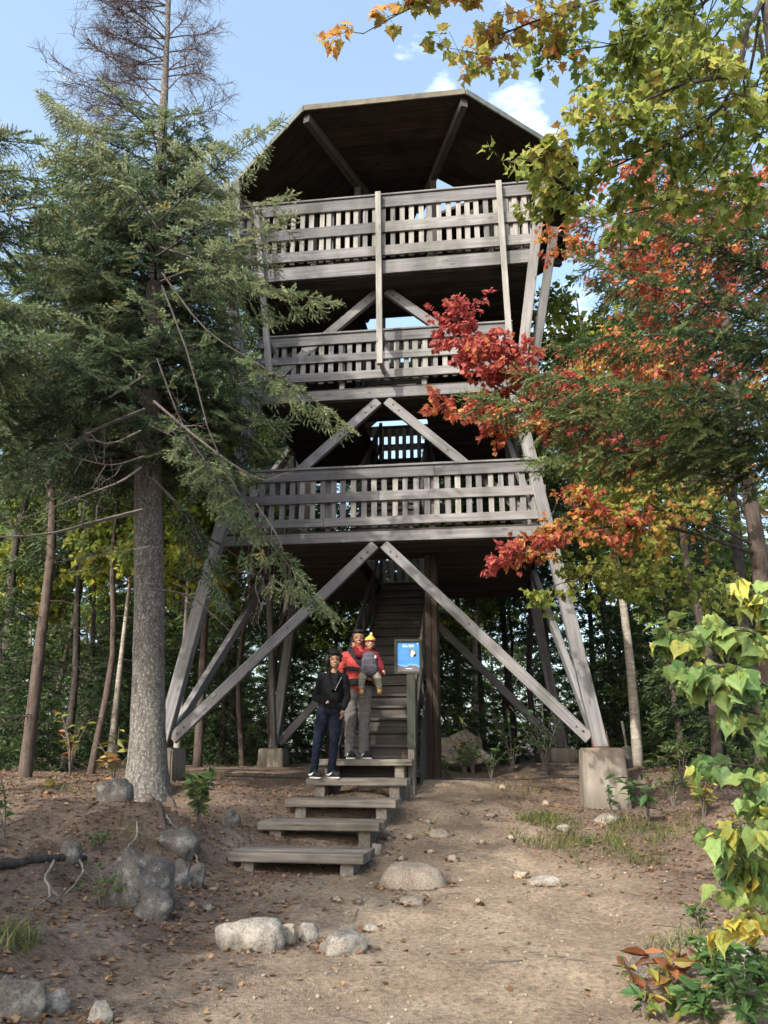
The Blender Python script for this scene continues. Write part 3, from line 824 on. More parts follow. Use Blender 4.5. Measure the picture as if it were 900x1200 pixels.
for k in range(8):
    a, b = outer[k] , outer[(k + 1) % 8]
    lim = .5 if k == 1 else 1
    c0 = a + (cen - a) * lim; c1 = b + (cen - b) * lim
    zz = .1
    lo = [(*(a), ZE + .03), (*(b), ZE + .03), (*c1, ZE + .04), (*c0, ZE + .04)]; hi = [(x, y, z + .06) for x, y, z in lo]
    tp.add(lo + hi, np.array([(0, 3, 2, 1), (4, 5, 6, 7), (0, 1, 5, 4), (1, 2, 6, 5), (2, 3, 7, 6), (3, 0, 4, 7)]))
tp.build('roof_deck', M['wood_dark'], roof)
for k in range(8):
    a, b = outer[k], outer[(k + 1) % 8]; o_ = nrm((a + b) / 2 - cen)
    m = MB(); beam(m, (*(a + o_ * .02), ZE + .045), (*(b + o_ * .02), ZE + .045), .03, .12)
    m.build('roof_edge', M['roof_trim_rust'] if k in (0,) else M['roof_metal'], roof)
inner = octo(1.83)
for k in range(8):
    a = outer[k]; b = inner[k]
    m = MB(); c = cen + (b - cen) * .55
    beam(m, (*(a + (cen - a) * .02), soff_z(.02) - .09), (*c, soff_z(.75) - .09), .12, .18); m.build('rafter', M['wood_stair'], roof)
    m = MB(); beam(m, (*b, DECK[2][0]), (*b, soff_z(.48) - .17), .12, .12, up=(0, 1, 0)); m.build('roof_post', M['wood_stair'], tower)

# stairs
def flight(u0, u1, v0, z0, v1, z1, n, closed=True):
    m = MB(); run = (v1 - v0) / n; rise = (z1 - z0) / n
    for u in (u0 - .025, u1 + .025):
        beam(m, (u, v0 - .1, z0 + .02), (u, v1, z1 - .05), .05, .3)
    root = m.build('stair_flight', M['wood_stair'], tower)
    for k in range(n):
        m = MB(); v = v0 + k * run; z = z0 + (k + 1) * rise
        beam(m, (u0, v + run * .5 - .01, z - .02), (u1, v + run * .5 - .01, z - .02), run + .05, .04)
        beam(m, (u0 + .002, v + .012, z - rise * .5 - .022), (u1 - .002, v + .012, z - rise * .5 - .022), .02, rise - .043)
        m.build('step', M['wood_stair'], root)
    for u in (u0 - .07, u1 + .07):
        m = MB()
        for dz in (.45, .92):
            beam(m, (u, v0, z0 + dz), (u, v1, z1 + dz), .04, .12)
        for f in np.linspace(0.02, .98, 5):
            vv = v0 + (v1 - v0) * f; zz = z0 + (z1 - z0) * f
            beam(m, (u - np.sign(u) * .0, vv, zz - .12), (u, vv, zz + .98), .07, .07, up=(0, 1, 0))
        m.build('handrail', M['wood_stair'], root)
    return root
flight(-.5, .5, -2.95, 1.47, 2.0, DECK[0][0], 18)
flight(-.48, .5, -1.95, DECK[0][0], 1.7, DECK[1][0], 14)
flight(-.48, .5, -1.6, DECK[1][0], 1.7, DECK[2][0], 12)
# boarded side wall and newel right of the lowest flight
m = MB()
for k in range(6):
    v = -2.75 + k * .2; zt = 1.47 + (v + 2.95) * .71 + .15
    beam(m, (.64, v, 1.0), (.64, v, zt), .19, .03, up=(1, 0, 0))
m.build('stair_side_wall', M['wood_stair'], tower)
m = MB()
for k in range(2):
    beam(m, (.70 + .1 * k, -1.75, 1.05), (.70 + .1 * k, -1.75, 4.72), .095, .1, up=(0, 1, 0))
beam(m, (.85, -1.72, 1.05), (.85, -1.72, 4.72), .04, .09, up=(0, 1, 0))
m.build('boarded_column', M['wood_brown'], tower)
m = MB(); beam(m, (.55, -3.08, 1.05), (.55, -3.08, 2.85), .09, .09, up=(0, 1, 0)); beam(m, (.56, -3.08, 2.5), (.56, -2.6, 2.55), .05, .14)
m.build('newel_post', M['wood_step'], tower)
# bottom platform carrying the flight
m = MB()
for k in range(4): beam(m, (-.62, -3.0 + k * .15, 1.25), (.62, -3.0 + k * .15, 1.25), .14, .05)
beam(m, (-.55, -3.05, 1.36), (.55, -3.05, 1.36), .03, .2)
m.build('landing', M['wood_stair'], tower)

# ------------------------------------------------------------------ approach steps
sa = math.radians(-9.5)
st = thing('wooden_steps', 'broad weathered plank steps climbing the slope to the tower stairs', 'steps')
STEPS = [(-.835, 8.09, .66), (-.695, 9.0, .86), (-.52, 9.9, 1.03), (-.357, 10.68, 1.24), (-.28, 11.34, 1.47)]
for k, (cx, cy, cz) in enumerate(STEPS):
    ux = np.array([math.cos(sa), math.sin(sa), 0]); vy = np.array([-math.sin(sa), math.cos(sa), 0])
    c = np.array([cx, cy, 0]); W = .655; D = (.6, .55, .6, .55, .5)[k]; th = .085
    m = MB(); nb = 3
    for j in range(nb):
        o_ = vy * (D * (j + .5) / nb)
        beam(m, (*(c + o_ - ux * (W + rng.uniform(-.008, .012)))[:2], cz - th / 2 + rng.uniform(-.003, .003)), (*(c + o_ + ux * (W + rng.uniform(-.008, .012)))[:2], cz - th / 2), D / nb - .008, th, ch=.01)
    tr = m.build('tread', M['wood_step'], st)
    for s in (-1, 1):
        m = MB(); q = c + ux * s * (W - .17) + vy * .06; e = q + vy * (D + .32)
        zg = min(gz(q[0], q[1]), cz - .2); hh = cz - th - zg + .06
        beam(m, (*q[:2], cz - th - hh / 2 - .002), (*e[:2], cz - th - hh / 2 - .002), .125, hh, ch=.01)
        m.build('support_block', M['wood_step'], tr)

# ------------------------------------------------------------------ notice board
SB = np.array([.345, 11.5])
sg = thing('notice_board', 'small blue framed notice board on a post beside the stairs', 'sign', (SB[0], SB[1], gz(*SB)), math.radians(-2))
z0 = gz(*SB); cz = 2.87 - z0
m = MB(); beam(m, (.03, .05, -.1), (.03, .05, cz + .1), .09, .09, up=(0, 1, 0)); po = m.build('post', M['wood_step'], sg)
m = MB(); beam(m, (.035, -.005, .62), (.035, -.005, cz - .22), .115, .02, up=(0, 1, 0)); m.build('green_plank', M['sign_green'], po)
m = MB()
W2, H2 = .195, .245
for s in (-1, 1):
    beam(m, (s * (W2 - .018), 0, cz - H2), (s * (W2 - .018), 0, cz + H2), .036, .05, up=(0, 1, 0))
    beam(m, (-W2 + .037, 0, cz + s * (H2 - .018)), (W2 - .037, 0, cz + s * (H2 - .018)), .05, .036)
m.build('frame', M['sign_green'], sg)
def flat_mat(name, c, rough=.4):
    m_, nt, out = nmat(name); finish(nt, out, c, rough); return m_
BL = flat_mat('poster_blue', (.045, .2, .55)); WH = flat_mat('poster_white', (.75, .8, .85)); PB = flat_mat('poster_pale_blue', (.13, .34, .7))
BK = flat_mat('poster_black', (.012, .014, .018)); GY = flat_mat('poster_hill', (.12, .11, .13)); GD = flat_mat('poster_grey_green', (.13, .15, .13))
def poly(mb_, pts, y): mb_.add([(x, y, z) for x, z in pts], np.array([list(range(len(pts)))]))
w, h = W2 - .036, H2 - .036
m = MB(); beam(m, (-w, .012, cz), (w, .012, cz), .018, 2 * h, ch=.001); pa = m.build('poster', BL, sg)
m = MB()
xs = np.linspace(-w, w, 14); top = cz - h * .62 + .012 * np.sin(xs * 30) + .008 * np.sin(xs * 71)
for i in range(13): poly(m, [(xs[i], cz - h), (xs[i + 1], cz - h), (xs[i + 1], top[i + 1]), (xs[i], top[i])], .0005)
m.build('hill_picture', GY, pa)
m = MB()
for i in range(13): poly(m, [(xs[i], top[i] - .004), (xs[i + 1], top[i + 1] - .004), (xs[i + 1], top[i + 1] + .022), (xs[i], top[i] + .02)], .0009)
m.build('horizon_band', PB, pa)
m = MB()                                            # two illegible lines of heading strokes, as the photo shows them
for row, zz in enumerate((.75, .64)):
    x = -w * .52
    while x < w * .55:
        cw = rng.uniform(.008, .013)
        if not (-.012 < x < .004):
            poly(m, [(x, cz + h * zz), (x + cw * .35, cz + h * zz), (x + cw * .35, cz + h * (zz + .08)), (x, cz + h * (zz + .08))], -.0005)
            poly(m, [(x + cw * .4, cz + h * (zz + (.0, .03, .06)[int(rng.integers(3))])), (x + cw, cz + h * (zz + .0)), (x + cw, cz + h * (zz + .025)), (x + cw * .4, cz + h * (zz + .08))], -.0008)
        x += cw + .004
for x0, x1, zz in [(.8, .92, .86)]: poly(m, [(w * x0, cz + h * zz), (w * x1, cz + h * zz), (w * x1, cz + h * .95), (w * x0, cz + h * .93)], -.0005)
poly(m, [(-w * .2, cz - h * .83), (w * .35, cz - h * .83), (w * .35, cz - h * .79), (-w * .2, cz - h * .79)], -.0005)
m.build('heading', WH, pa)
m = MB()
for r in range(9):
    zz = cz + h * (.4 - r * .075); poly(m, [(-w * .7, zz), (w * (-.05 if r < 6 else .5) * rng.uniform(.7, 1), zz), (w * (-.05 if r < 6 else .5) * .9, zz + .005), (-w * .7, zz + .005)], -.0005)
m.build('text_lines', PB, pa)
def blob(cx, czz, rx, rz, seed):
    t = np.linspace(0, 6.283, 18, endpoint=False); r = 1 + .25 * np.sin(t * 3 + seed) + .12 * np.sin(t * 5 + seed * 2)
    return [(cx + rx * a * math.cos(b), czz + rz * a * math.sin(b)) for a, b in zip(r, t)]
m = MB(); poly(m, blob(w * .38, cz + h * .3, .052, .058, 1), -.0005); m.build('picture_dark', GD, pa)
m = MB(); poly(m, blob(w * .42, cz + h * .22, .03, .048, 2.4), -.001); m.build('picture_white', WH, pa)
m = MB(); poly(m, blob(w * .36, cz + h * .45, .01, .01, 3), -.0015); poly(m, [(w * .45, cz + h * .02), (w * .7, cz + h * .02), (w * .72, cz + h * .22), (w * .5, cz + h * .16)], -.0013); m.build('picture_black', BK, pa)

# ------------------------------------------------------------------ cable and junction box
a = P(262, 909, 12.2); b = P(500, 912, 12.45); c = P(690, 909, 11.8)
pts = smooth_path([a, (a + b) / 2 + [0, 0, -.02], b, (b + c) / 2 + [0, 0, -.035], c], 24)
m = MB(); tube(m, pts, .014, 6)
tag(m.build('cable', M['black_plastic'], smooth=True), 'black cable strung low across the foot of the tower', 'cable')
pj = tloc(HF + .36, -HF + .12)
bx = thing('junction_box', 'grey electrical box with conduit beside the right concrete pier', 'electrical box', (pj[0], pj[1], gz(*pj)), -TA)
m = MB(); beam(m, (-.06, 0, .62), (.06, 0, .62), .1, .28); m.build('box', M['wood_stair'], bx)
m = MB(); tube(m, [(-.03, 0, -.05), (-.03, 0, .5)], .018, 8); tube(m, [(.0, 0, .74), (-.03, .02, 1.1)], .018, 8); m.build('conduit', M['wood_stair'], bx)
# ------------------------------------------------------------------ foliage templates
def spray_template(n, nl, nw, side=2, seed=1):
    r = np.random.default_rng(seed)
    V, T = [], []
    shoots = [((0, 0, 0), (1, 0, 0), 1.0)]
    for k in range(side):
        f = .25 + .5 * k / max(1, side)
        for s in (-1, 1):
            shoots.append(((f, 0, 0), nrm(np.array([.72, s * .68, -.08])), .5 - .12 * k))
    tot = sum(s[2] for s in shoots)
    for p, d, L in shoots:
        p, d = np.array(p, float), np.array(d, float)
        R = frames(d)[0]
        m = max(4, int(n * L / tot))
        for i in range(m):
            t = (i + r.uniform(0, 1)) / m * L
            a = r.uniform(0, 6.283)
            rad = R @ np.array([0, math.cos(a), math.sin(a)])
            if rad[2] < -.3: rad = rad * np.array([1, 1, .4])
            nd = nrm(d * .75 + rad)
            b = p + d * t
            w = nrm(np.cross(nd, rad + .01)) * nw / 2
            ln = nl * r.uniform(.75, 1.15)
            k = len(V)
            V += [b - w, b + w, b + nd * ln]; T.append((k, k + 1, k + 2))
        k = len(V); w = nrm(np.cross(d, [0, 0, 1.0])) * .012
        V += [p - w, p + w, p + d * L]; T.append((k, k + 1, k + 2))
    return np.array(V), np.array(T)
SPRAY = spray_template(104, .14, .05, 2)
SPRAY_MID = spray_template(30, .19, .055, 2)
SPRAY_BG = spray_template(17, .30, .10, 1)

class Crown:
    def __init__(self): self.p, self.d, self.s, self.g, self.u = [], [], [], [], []
    def put(self, p, d, s, g, u=None):
        self.p.append(np.atleast_2d(p)); self.d.append(np.atleast_2d(d)); n = len(self.p[-1])
        self.s.append(np.broadcast_to(s, (n,))); self.g.append(np.broadcast_to(g, (n, 3)))
        self.u.append(np.broadcast_to([0, 0, 1.0] if u is None else u, (n, 3)))
    def bake(self, name, tpl, mat, parent, roll=.65, edge=False):
        p, d, s, g, u = (np.concatenate(x) for x in (self.p, self.d, self.s, self.g, self.u))
        m = MB(); R = frames(d, u, rng.normal(0, roll, len(p)))
        tl_ = tpl if isinstance(tpl, list) else [tpl]; pick = rng.integers(0, len(tl_), len(p))
        for k, t_ in enumerate(tl_):
            w = pick == k; m.inst(t_[0], t_[1], R[w], p[w], s[w], g[w], edge=edge)
        return m.build(name, mat, parent, smooth=isinstance(tpl, list))

def on_path(path, s):
    L = np.concatenate([[0], np.cumsum(np.linalg.norm(np.diff(path, axis=0), axis=1))]); L /= L[-1]
    s = np.atleast_1d(s)
    p = np.stack([np.interp(s, L, path[:, k]) for k in range(3)], -1)
    q = np.stack([np.interp(np.clip(s + .02, 0, 1), L, path[:, k]) - np.interp(np.clip(s - .02, 0, 1), L, path[:, k]) for k in range(3)], -1)
    return p, nrm(q)
def plen(path): return np.linalg.norm(np.diff(path, axis=0), axis=1).sum()

def conifer_branch(cr, limb, path, r0, side, s0=.2, spacing=.1, spray=.21, hue=.45, dead=.0, seg=5, droop=.25, hv=.14, dens=1.0):
    L = plen(path)
    tube(limb, path, np.linspace(r0, r0 * .25, len(path)), seg)
    ss = np.arange(s0, 1.0, spacing / L)
    bh = hue + rng.normal(0, .1)
    for s in ss:
        p, t = on_path(path, s); p, t = p[0], t[0]
        lat = nrm(np.cross(t, [0, 0, 1.0]))
        for sd in (-1, 1):
            if rng.uniform() < .08: continue
            f = (s - s0) / (1 - s0)
            ll = side * (1 - f) ** .75 * rng.uniform(.65, 1.15) + .1
            if f < .25: ll *= .55 + 1.8 * f
            d = nrm(t * .62 + lat * sd * .8 + np.array([0, 0, -droop * .5]) + rng.normal(0, .13, 3))
            e1 = p + d * ll * .5; e2 = p + d * ll + np.array([0, 0, -droop * ll * .5])
            lp = np.array([p, e1, e2])
            if ll > .18: tube(limb, lp, [r0 * .28 * (1 - .6 * f) + .002, .003, .002], 3, cap=False)
            if rng.uniform() < dead: continue
            k = max(1, int(ll / (spray * .52) * dens))
            q, tt = on_path(lp, np.linspace(.12, .98, k) if k > 1 else np.array([.6]))
            l2 = nrm(np.cross(tt, [0, 0, 1.0])); alt = np.where(np.arange(k) % 2 == 0, 1, -1)[:, None]
            dd = nrm(tt * .8 + l2 * alt * .55 + rng.normal(0, .16, (k, 3)) + [0, 0, -.06])
            dd[-1] = tt[-1]
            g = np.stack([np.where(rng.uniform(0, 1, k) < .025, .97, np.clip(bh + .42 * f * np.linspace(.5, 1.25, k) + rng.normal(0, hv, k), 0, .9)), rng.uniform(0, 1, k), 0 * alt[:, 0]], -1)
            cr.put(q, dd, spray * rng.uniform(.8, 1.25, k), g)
    p, t = on_path(path, np.array([.9, .96, 1.0]))
    cr.put(p, t, spray * 1.2, np.array([min(.88, bh + .3), .7, 0]))

def bare_branch(limb, path, r0, n, ln, lev=2, seg=4):
    tube(limb, path, np.linspace(r0, max(.0016, r0 * .25), len(path)), seg, cap=False)
    if lev == 0: return
    for s in rng.uniform(.2, 1, n):
        p, t = on_path(path, s); p, t = p[0], t[0]
        d = nrm(t * .6 + rng.normal(0, .55, 3)); l = ln * (1.15 - s * .6) * rng.uniform(.5, 1.2)
        q = np.array([p, p + d * l * .5 + rng.normal(0, l * .06, 3), p + d * l + rng.normal(0, l * .1, 3)])
        bare_branch(limb, q, max(.0018, r0 * .4), max(2, n - 2), ln * .5, lev - 1, 3)

def leafy_branch(cr, limb, path, r0, twigs, tl, leaf, hue, s0=.15, per=7, hv=.08, tip_hue=0.0, lift=.05, flat=.45, seg=6, sub=2, hang=.35):
    """limb with side twigs, each carrying leaves on both sides"""
    tube(limb, path, np.linspace(r0, max(.003, r0 * .2), len(path)), seg)
    def twig(p, t, l, lev, hb, rr):
        d = rng.normal(0, 1, 3); d[2] *= flat; d = nrm(d)
        d = nrm(t * .55 + d * .9 + [0, 0, lift])
        q = np.array([p, p + d * l * .5 + rng.normal(0, .06 * l, 3), p + d * l + np.array([0, 0, -.08 * l]) + rng.normal(0, .09 * l, 3)])
        tube(limb, q, [rr, rr * .6, .0018], 3, cap=False)
        if lev > 0:
            for s in rng.uniform(.25, .95, 3):
                pp, t2 = on_path(q, s); twig(pp[0], t2[0], l * .55, lev - 1, hb, rr * .55)
        k = max(2, int(per * rng.uniform(.7, 1.3)))
        pp, t2 = on_path(q, np.sqrt(rng.uniform(.12, 1, k)))
        dd = nrm(t2 * .35 + rng.normal(0, .6, (k, 3)) + [0, 0, -hang])
        u = nrm(rng.normal(0, .45, (k, 3)) + [0, -.25, .85])
        h = np.clip(hb + rng.normal(0, hv, k) + tip_hue * rng.uniform(0, 1, k), 0, 1)
        cr.put(pp + dd * leaf * .3, dd, leaf * rng.uniform(.65, 1.2, k), np.stack([h, rng.uniform(0, 1, k), 0 * h], -1), u)
    for s in np.sort(rng.uniform(s0, 1, twigs)):
        p, t = on_path(path, s)
        hb = hue(s) if callable(hue) else hue
        twig(p[0], t[0], tl * (1.1 - .5 * s) * rng.uniform(.6, 1.3), sub - 1, hb + rng.normal(0, hv), r0 * (1 - .7 * s) * .4 + .002)

def trunk_mesh(path, radii, seg=16, flare=0.0, bump=.0, roots=()):
    m = MB()
    tube(m, path, radii, seg, cap=True, wob=bump)
    for rp, rr in roots: tube(m, smooth_path(rp, 12), np.linspace(rr, rr * .25, 12), 8, wob=.12)
    return m

def ground_path(pix, y0s=None, lift=.02):
    out = []
    for k, (px, py) in enumerate(pix):
        h = hit(px, py); out.append(h + [0, 0, lift])
    return np.array(out)

# ------------------------------------------------------------------ the big spruce on the left
B = hit(170, 932)
D0 = B[1]
bs = thing('spruce_tree', 'big spruce with lichened grey trunk and reddish dead top standing left of the tower', 'tree', (0, 0, 0))
tp_ = smooth_path([P(171, 945, D0), P(172, 905, D0), P(174, 820, D0), P(175, 700, D0), P(174, 560, D0), P(177, 440, D0), P(184, 300, D0), P(190, 160, D0), P(196, 40, D0), P(199, -50, D0)], 40)
zz = tp_[:, 2] - tp_[0, 2]
rad = np.interp(zz, [0, .15, .4, .8, 1.6, 4, 6, 8, 9.8, 11.5], [.37, .3, .245, .22, .2, .182, .15, .105, .075, .04])
def roots_from(pts, r):
    out = []
    for pix in pts:
        g = ground_path(pix, lift=-.012); s = np.array([tp_[1] + nrm(g[0] - tp_[1]) * .1 + [0, 0, .05]])
        out.append((np.vstack([s, g]), r))
    return out
rts = roots_from([[(140, 938), (100, 950), (55, 962)], [(188, 955), (207, 980), (216, 990)], [(200, 940), (240, 975), (262, 1005)]], .04)
tp_[0, 2] -= .35
m = trunk_mesh(tp_, rad, 24, bump=.035)
trunk = m.build('trunk', M['bark'], bs, smooth=True)
for rp, rr in rts:
    m = MB(); q = smooth_path(rp, 22); q[3:, 2] = ground_z(q[3:, 0], q[3:, 1]) + rng.normal(-.004, .01, 19) - np.linspace(0, .02, 19)
    tube(m, q, np.linspace(rr * 1.3, rr * .3, 22), 9, wob=.14); m.build('root', M['bark_red'], bs, smooth=True)
cr, lb = Crown(), MB()
def trunk_at(py): 
    # trunk point at a photo height
    return P(np.interp(py, [-50, 40, 160, 300, 440, 560, 700, 905], [199, 196, 190, 184, 177, 174, 175, 172]), py, D0)
zs = np.arange(5.3, 10.4, .24)
for z in zs:
    k = np.argmin(abs(tp_[:, 2] - z)); c = tp_[k]
    f = (z - 5.35) / 5.0
    nbr = 6
    a0 = rng.uniform(0, 6.28)
    for b in range(nbr):
        a = a0 + b * 6.283 / nbr + rng.normal(0, .25)
        L = (2.15 - .95 * f) * rng.uniform(.7, 1.12) * (1.1 if math.cos(a) < 0 else .8)
        if z < 5.9: L *= .8
        el = .12 + .25 * f
        d = np.array([math.cos(a), math.sin(a), 0])
        pts = [c, c + d * L * .35 + [0, 0, L * el * .3 - .1], c + d * L * .7 + [0, 0, L * el * .35 - .26 * L * .5], c + d * L + [0, 0, L * el * .5 - .2 * L]]
        conifer_branch(cr, lb, smooth_path(pts, 8), .03 - .012 * f, .48 - .12 * f, s0=.26, spacing=.08, spray=.25 * rng.uniform(.85, 1.2), hue=.3 + .2 * f, dead=.06, droop=.35)
# hanging limbs on the tower side, lower limbs
for pix, Ds, r, sd, h, s0, dd in [
    ([(190, 335), (222, 420), (250, 520), (305, 620), (345, 670), (378, 706)], [8.5, 8.1, 7.8, 7.6, 7.5, 7.5], .014, .36, .42, .68, .3),
    ([(190, 320), (240, 385), (300, 425), (350, 455), (398, 492)], [8.5, 8.2, 8.0, 7.9, 7.8], .014, .36, .4, .58, .2),
    ([(188, 290), (250, 310), (310, 335), (378, 352)], [8.5, 8.2, 8.1, 8.0], .018, .34, .45, .35, .08),
    ([(184, 420), (215, 500), (255, 560), (290, 610)], [8.5, 8.2, 8.0, 7.9], .012, .3, .4, .35, .3),
    ([(178, 560), (215, 600), (240, 650), (262, 700)], [8.5, 8.7, 8.9, 9.0], .02, .38, .25, .2, .05),
    ([(178, 500), (230, 530), (265, 590)], [8.5, 8.8, 9.0], .02, .4, .25, .2, .05),
    ([(170, 480), (110, 505), (50, 540), (-10, 560)], [8.5, 8.3, 8.2, 8.2], .025, .4, .3, .35, .25),
    ([(170, 440), (120, 470), (60, 490), (0, 520)], [8.5, 8.8, 9.1, 9.3], .025, .45, .3, .25, .12),
    ([(186, 260), (250, 200), (320, 150)], [8.5, 8.4, 8.4], .014, .38, .6, .15, .05), ([(184, 300), (250, 260), (325, 235)], [8.5, 8.2, 8.0], .014, .42, .55, .15, .05),
    ([(186, 270), (120, 170), (60, 120)], [8.5, 8.3, 8.3], .014, .38, .6, .15, .05), ([(188, 330), (260, 300), (330, 262)], [8.5, 8.3, 8.1], .014, .4, .5, .15, .05)]:
    pts = smooth_path([P(a, b, D) for (a, b), D in zip(pix, Ds)], 12)
    conifer_branch(cr, lb, pts, r, sd, s0=s0, spacing=.075, spray=.25, hue=h + .08, dead=dd, droop=.5)
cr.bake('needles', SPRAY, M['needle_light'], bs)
dm, rm = MB(), MB()
for pix, Ds, r in [([(168, 598), (110, 612), (55, 626), (-20, 630)], [8.5, 8.3, 8.1, 8.0], .028), ([(165, 548), (140, 565), (100, 580), (20, 610)], [8.5, 8.2, 8.0, 8.0], .018),
                   ([(165, 505), (130, 520), (95, 515), (50, 545)], [8.5, 8.3, 8.2, 8.1], .015), ([(168, 535), (130, 545), (85, 535)], [8.5, 8.2, 8.1], .012), ([(180, 470), (240, 520), (300, 560), (335, 560)], [8.5, 8.0, 7.9, 7.9], .014),
                   ([(176, 640), (120, 650), (60, 660)], [8.5, 8.9, 9.2], .012), ([(180, 690), (225, 700), (270, 740)], [8.5, 8.8, 9.0], .01), ([(300, 590), (330, 640), (335, 700)], [7.7, 7.6, 7.6], .008), ([(330, 640), (300, 680), (310, 720)], [7.6, 7.6, 7.6], .006)]:
    bare_branch(dm, smooth_path([P(a, b, D) for (a, b), D in zip(pix, Ds)], 9), r, 7, .5, 2)
dm.build('dead_branch', M['twig'], bs)
for k in range(50):
    f = rng.uniform(0, 1); py = 165 - 205 * f; c = trunk_at(py)
    a = rng.uniform(2.3, 4.3) if rng.uniform() < .74 else rng.uniform(-1, 1)
    L = (2.0 - 1.0 * f) * rng.uniform(.6, 1.05) * (1 if 2 < a < 4.7 else .55)
    d = np.array([math.cos(a), math.sin(a) * .7, .35])
    pts = smooth_path([c, c + d * L * .4, c + d * L * .75 + [0, 0, -.05 * L], c + d * L + rng.normal(0, .1, 3)], 7)
    bare_branch(rm, pts, .014, 13, .55, 2)
rm.build('dead_top_branches', M['twig_red'], bs)
lb.build('limb', M['bark_dark'], bs)

# second spruce whose trunk stands just outside the left edge
def side_spruce(label, base, H, branches, hue, mat, tr_r=.16, top_lean=0.0, extra=None, tpl=SPRAY, spacing=.11):
    t = thing('spruce_tree', label, 'tree', base)
    m = MB(); path = np.array([(0, 0, -.1), (top_lean * .1, 0, .3), (top_lean * .5, 0, H * .5), (top_lean, 0, H)])
    tube(m, smooth_path(path, 14), np.linspace(tr_r, tr_r * .2, 14), 14, wob=.04); m.build('trunk', M['bark'], t, smooth=True)
    cr, lb = Crown(), MB()
    for pts, r, sd, s0 in branches:
        conifer_branch(cr, lb, smooth_path([np.array(q) - base for q in pts], 9), r, sd, s0=s0, hue=hue, droop=.35, dead=.04, spacing=spacing * .72, spray=.25)
    cr.bake('needles', tpl, mat, t); lb.build('limb', M['bark_dark'], t)
    return t
lx = P(-150, 500, 8.2); base = np.array([lx[0], lx[1], gz(lx[0], lx[1])])
brs = []
for py in np.arange(140, 520, 17):
    D = 8.2 + rng.uniform(-1.0, 1.2)
    c = P(-150, py + 15, 8.2); L = rng.uniform(1.6, 3.0)
    e = P(-150 + L * 78, py + rng.uniform(-30, 45), D)
    brs.append(([c, c * .65 + e * .35 + [0, 0, .05], e], .022, .45, .2))
side_spruce('spruce at the left edge whose pale green branches reach into the picture', base, 10.5, brs, .36, M['needle_light'], .17)

# spruce at the right edge
rx = P(1010, 500, 7.4); base = np.array([rx[0], rx[1], gz(rx[0], rx[1])])
brs = []
for pix, Ds, sd in [([(1010, 530), (850, 505), (700, 488), (565, 468)], [7.4, 7.1, 7.0, 7.0], .5), ([(1010, 560), (860, 535), (730, 530), (640, 540)], [7.4, 7.3, 7.2, 7.1], .42),
                    ([(1010, 500), (870, 470), (740, 452), (625, 440)], [7.4, 6.8, 6.6, 6.6], .4), ([(1010, 430), (900, 378), (790, 345), (690, 305)], [7.4, 7.2, 7.1, 7.1], .44),
                    ([(1010, 380), (880, 310), (780, 275), (690, 255)], [7.4, 7.3, 7.3, 7.3], .4), ([(1010, 440), (880, 400), (780, 392), (665, 405)], [7.4, 6.9, 6.8, 6.8], .42),
                    ([(1010, 330), (900, 280), (820, 250), (760, 235)], [7.4, 7.0, 7.0, 7.0], .4), 
([(1010, 300), (930, 240), (870, 225), (820, 215)], [7.4, 7.6, 7.7, 7.8], .35), ]:
    brs.append(([P(a, b, D) for (a, b), D in zip(pix, Ds)], .022, sd * (1.15 if pix[0][1] > 480 else .8), .15))
side_spruce('spruce at the right edge reaching flat dark green boughs in front of the red maple', base, 11, brs, .48, M['needle'], .18, spacing=.085)

# ------------------------------------------------------------------ maples on the right
def maple(label, base, tpath, tr, limbs, leaf, tpl, mat, bark, name='maple_tree'):
    base = np.array(base)
    t = thing(name, label, 'tree', base)
    m = MB(); pth = smooth_path([np.array(q) - base for q in tpath], 18)
    tube(m, pth, np.linspace(tr, tr * .35, 18), 14, wob=.05); m.build('trunk', M[bark], t, smooth=True)
    cr = Crown()
    for L in limbs:
        lb = MB()
        pts = smooth_path([P(a, b, D) - base for (a, b), D in zip(L['pix'], L['D'])], 10)
        leafy_branch(cr, lb, pts, L.get('r', .03) * .8, L.get('n', 20), L.get('tl', .6), leaf, L['hue'], s0=L.get('s0', .15), per=L.get('per', 7), hv=L.get('hv', .08), tip_hue=L.get('tip', 0), flat=L.get('flat', .45), sub=L.get('sub', 2), hang=L.get('hang', .35), lift=L.get('lift', .05))
        lb.build('limb', M['bark_dark'], t)
    cr.bake('leaves', tpl, M[mat], t, edge=True)
    return t
b0 = P(1060, 900, 4.7)
